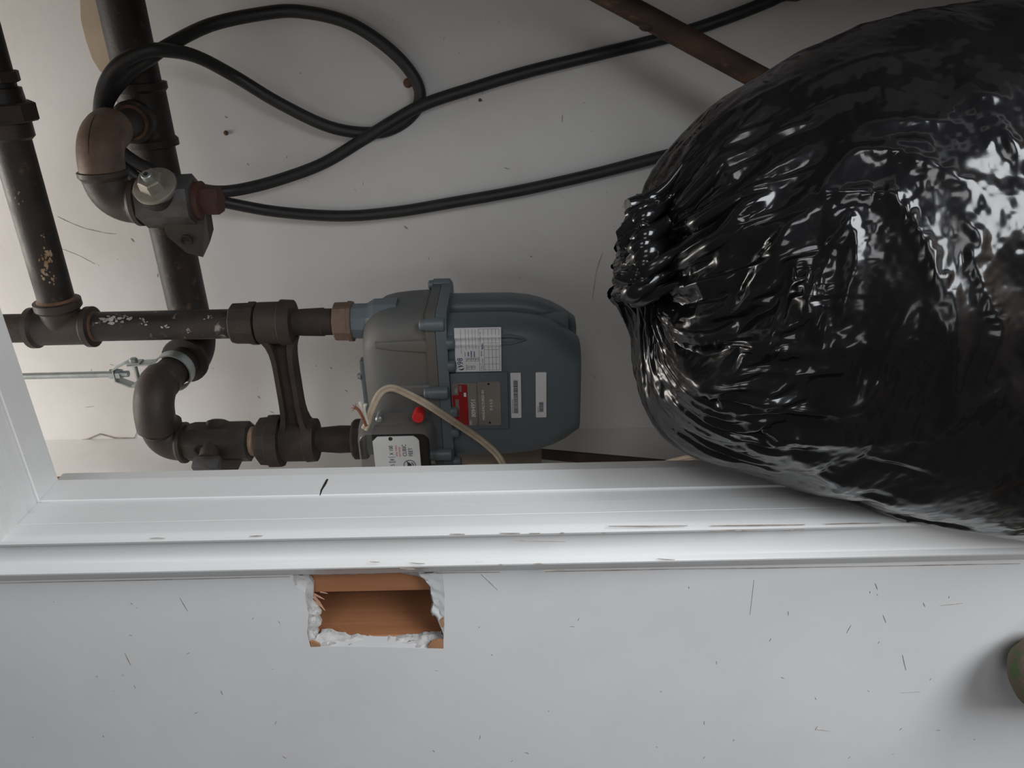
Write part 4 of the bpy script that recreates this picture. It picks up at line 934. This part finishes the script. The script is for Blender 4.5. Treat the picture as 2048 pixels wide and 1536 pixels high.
def film():
    m = bpy.data.materials.new('black_film'); m.use_nodes = True; nt = m.node_tree; N = nt.nodes; L = nt.links
    b = N['Principled BSDF']; b.inputs['Base Color'].default_value = (0.006, 0.006, 0.0065, 1); b.inputs['Roughness'].default_value = 0.2; b.inputs['IOR'].default_value = 1.5
    tc = N.new('ShaderNodeTexCoord')
    v = N.new('ShaderNodeTexVoronoi'); v.feature = 'F1'; v.inputs['Scale'].default_value = 38; L.new(tc.outputs['Object'], v.inputs['Vector'])
    n1 = N.new('ShaderNodeTexNoise'); n1.inputs['Scale'].default_value = 55; n1.inputs['Detail'].default_value = 4; n1.inputs['Distortion'].default_value = 0; L.new(tc.outputs['Object'], n1.inputs['Vector'])
    a = N.new('ShaderNodeMath'); a.operation = 'MULTIPLY_ADD'; L.new(v.outputs['Distance'], a.inputs[0]); a.inputs[1].default_value = .6; L.new(n1.outputs['Fac'], a.inputs[2])
    bp = N.new('ShaderNodeBump'); bp.inputs['Strength'].default_value = .10; bp.inputs['Distance'].default_value = .002; L.new(a.outputs[0], bp.inputs['Height'])
    L.new(bp.outputs[0], b.inputs['Normal'])
    n2 = N.new('ShaderNodeTexNoise'); n2.inputs['Scale'].default_value = 14; n2.inputs['Detail'].default_value = 5; L.new(tc.outputs['Object'], n2.inputs['Vector'])
    r = N.new('ShaderNodeMapRange'); r.inputs['From Min'].default_value = .35; r.inputs['From Max'].default_value = .65; r.inputs['To Min'].default_value = .10; r.inputs['To Max'].default_value = .24; L.new(n2.outputs['Fac'], r.inputs['Value']); L.new(r.outputs[0], b.inputs['Roughness'])
    return m
me = build_bag(); me.materials.append(film())
bag = bpy.data.objects.new('garbage_bag', me); COL.objects.link(bag)
tag(bag, 'large glossy black plastic rubbish bag with a gathered neck, leaning on the white casing', 'bag')
# the gathered mouth: loose folds of film that run from the neck out over the shoulder
from mathutils.bvhtree import BVHTree
bvh = BVHTree.FromPolygons([v.co for v in me.vertices], [p.vertices for p in me.polygons])
def on_bag(px, py):
    d = (P(px, py, 1.0) - V((0, 0, HC))).normalized(); h = bvh.ray_cast(V((0, 0, HC)), d, .8)
    return h[0] if h[0] is not None else None
folds = [([(1234, 590), (1272, 578), (1340, 540), (1420, 492), (1500, 442), (1570, 392)], .0085), ([(1238, 562), (1290, 545), (1350, 505), (1420, 455), (1490, 412)], .0075), ([(1243, 530), (1290, 512), (1340, 480), (1400, 440), (1470, 400), (1560, 345), (1640, 300)], .0090),
         ([(1248, 492), (1290, 474), (1335, 446), (1390, 396), (1450, 330), (1510, 255)], .0080), ([(1251, 455), (1290, 434), (1335, 400), (1385, 345), (1435, 275)], .0070), ([(1256, 412), (1295, 402), (1335, 372), (1380, 310)], .0065),
         ([(1250, 603), (1290, 594), (1350, 575), (1450, 556)], .0060), ([(1246, 510), (1285, 494), (1330, 466), (1375, 425)], .0070), ([(1240, 545), (1285, 528), (1330, 505), (1380, 480)], .0070), ([(1254, 432), (1290, 416), (1325, 392)], .0060), ([(1237, 576), (1280, 562), (1330, 535), (1390, 520), (1470, 510)], .0060)]
fm_ = MB()
for pts, r in folds:
    w3 = []; last = .54
    for i, (x, y) in enumerate(pts):
        h = on_bag(x, y)
        yy = h.y if (h is not None and h.y < .60) else last
        if i == 0: yy = .535
        yy = max(min(yy, .545 if i < 3 else .6), .30); last = yy
        w3.append(P(x, y, yy + .0025))
    q = cr(w3, 8); n = len(q)
    fm_.sweep([p + V((noise.noise(p * 55) * .0022, noise.noise(p * 50) * .0015, noise.noise(p * 60 + V((5, 0, 0))) * .0022)) for p in q],
              [r * (.75 + .35 * min(1, k / n * 5)) * max(.10, 1 - (k / n) ** 1.3) * (1 + .22 * noise.noise(q[k] * 45)) for k in range(n)], n=10)
fm_.build('gathered_neck', me.materials[0], bag, smooth=60)
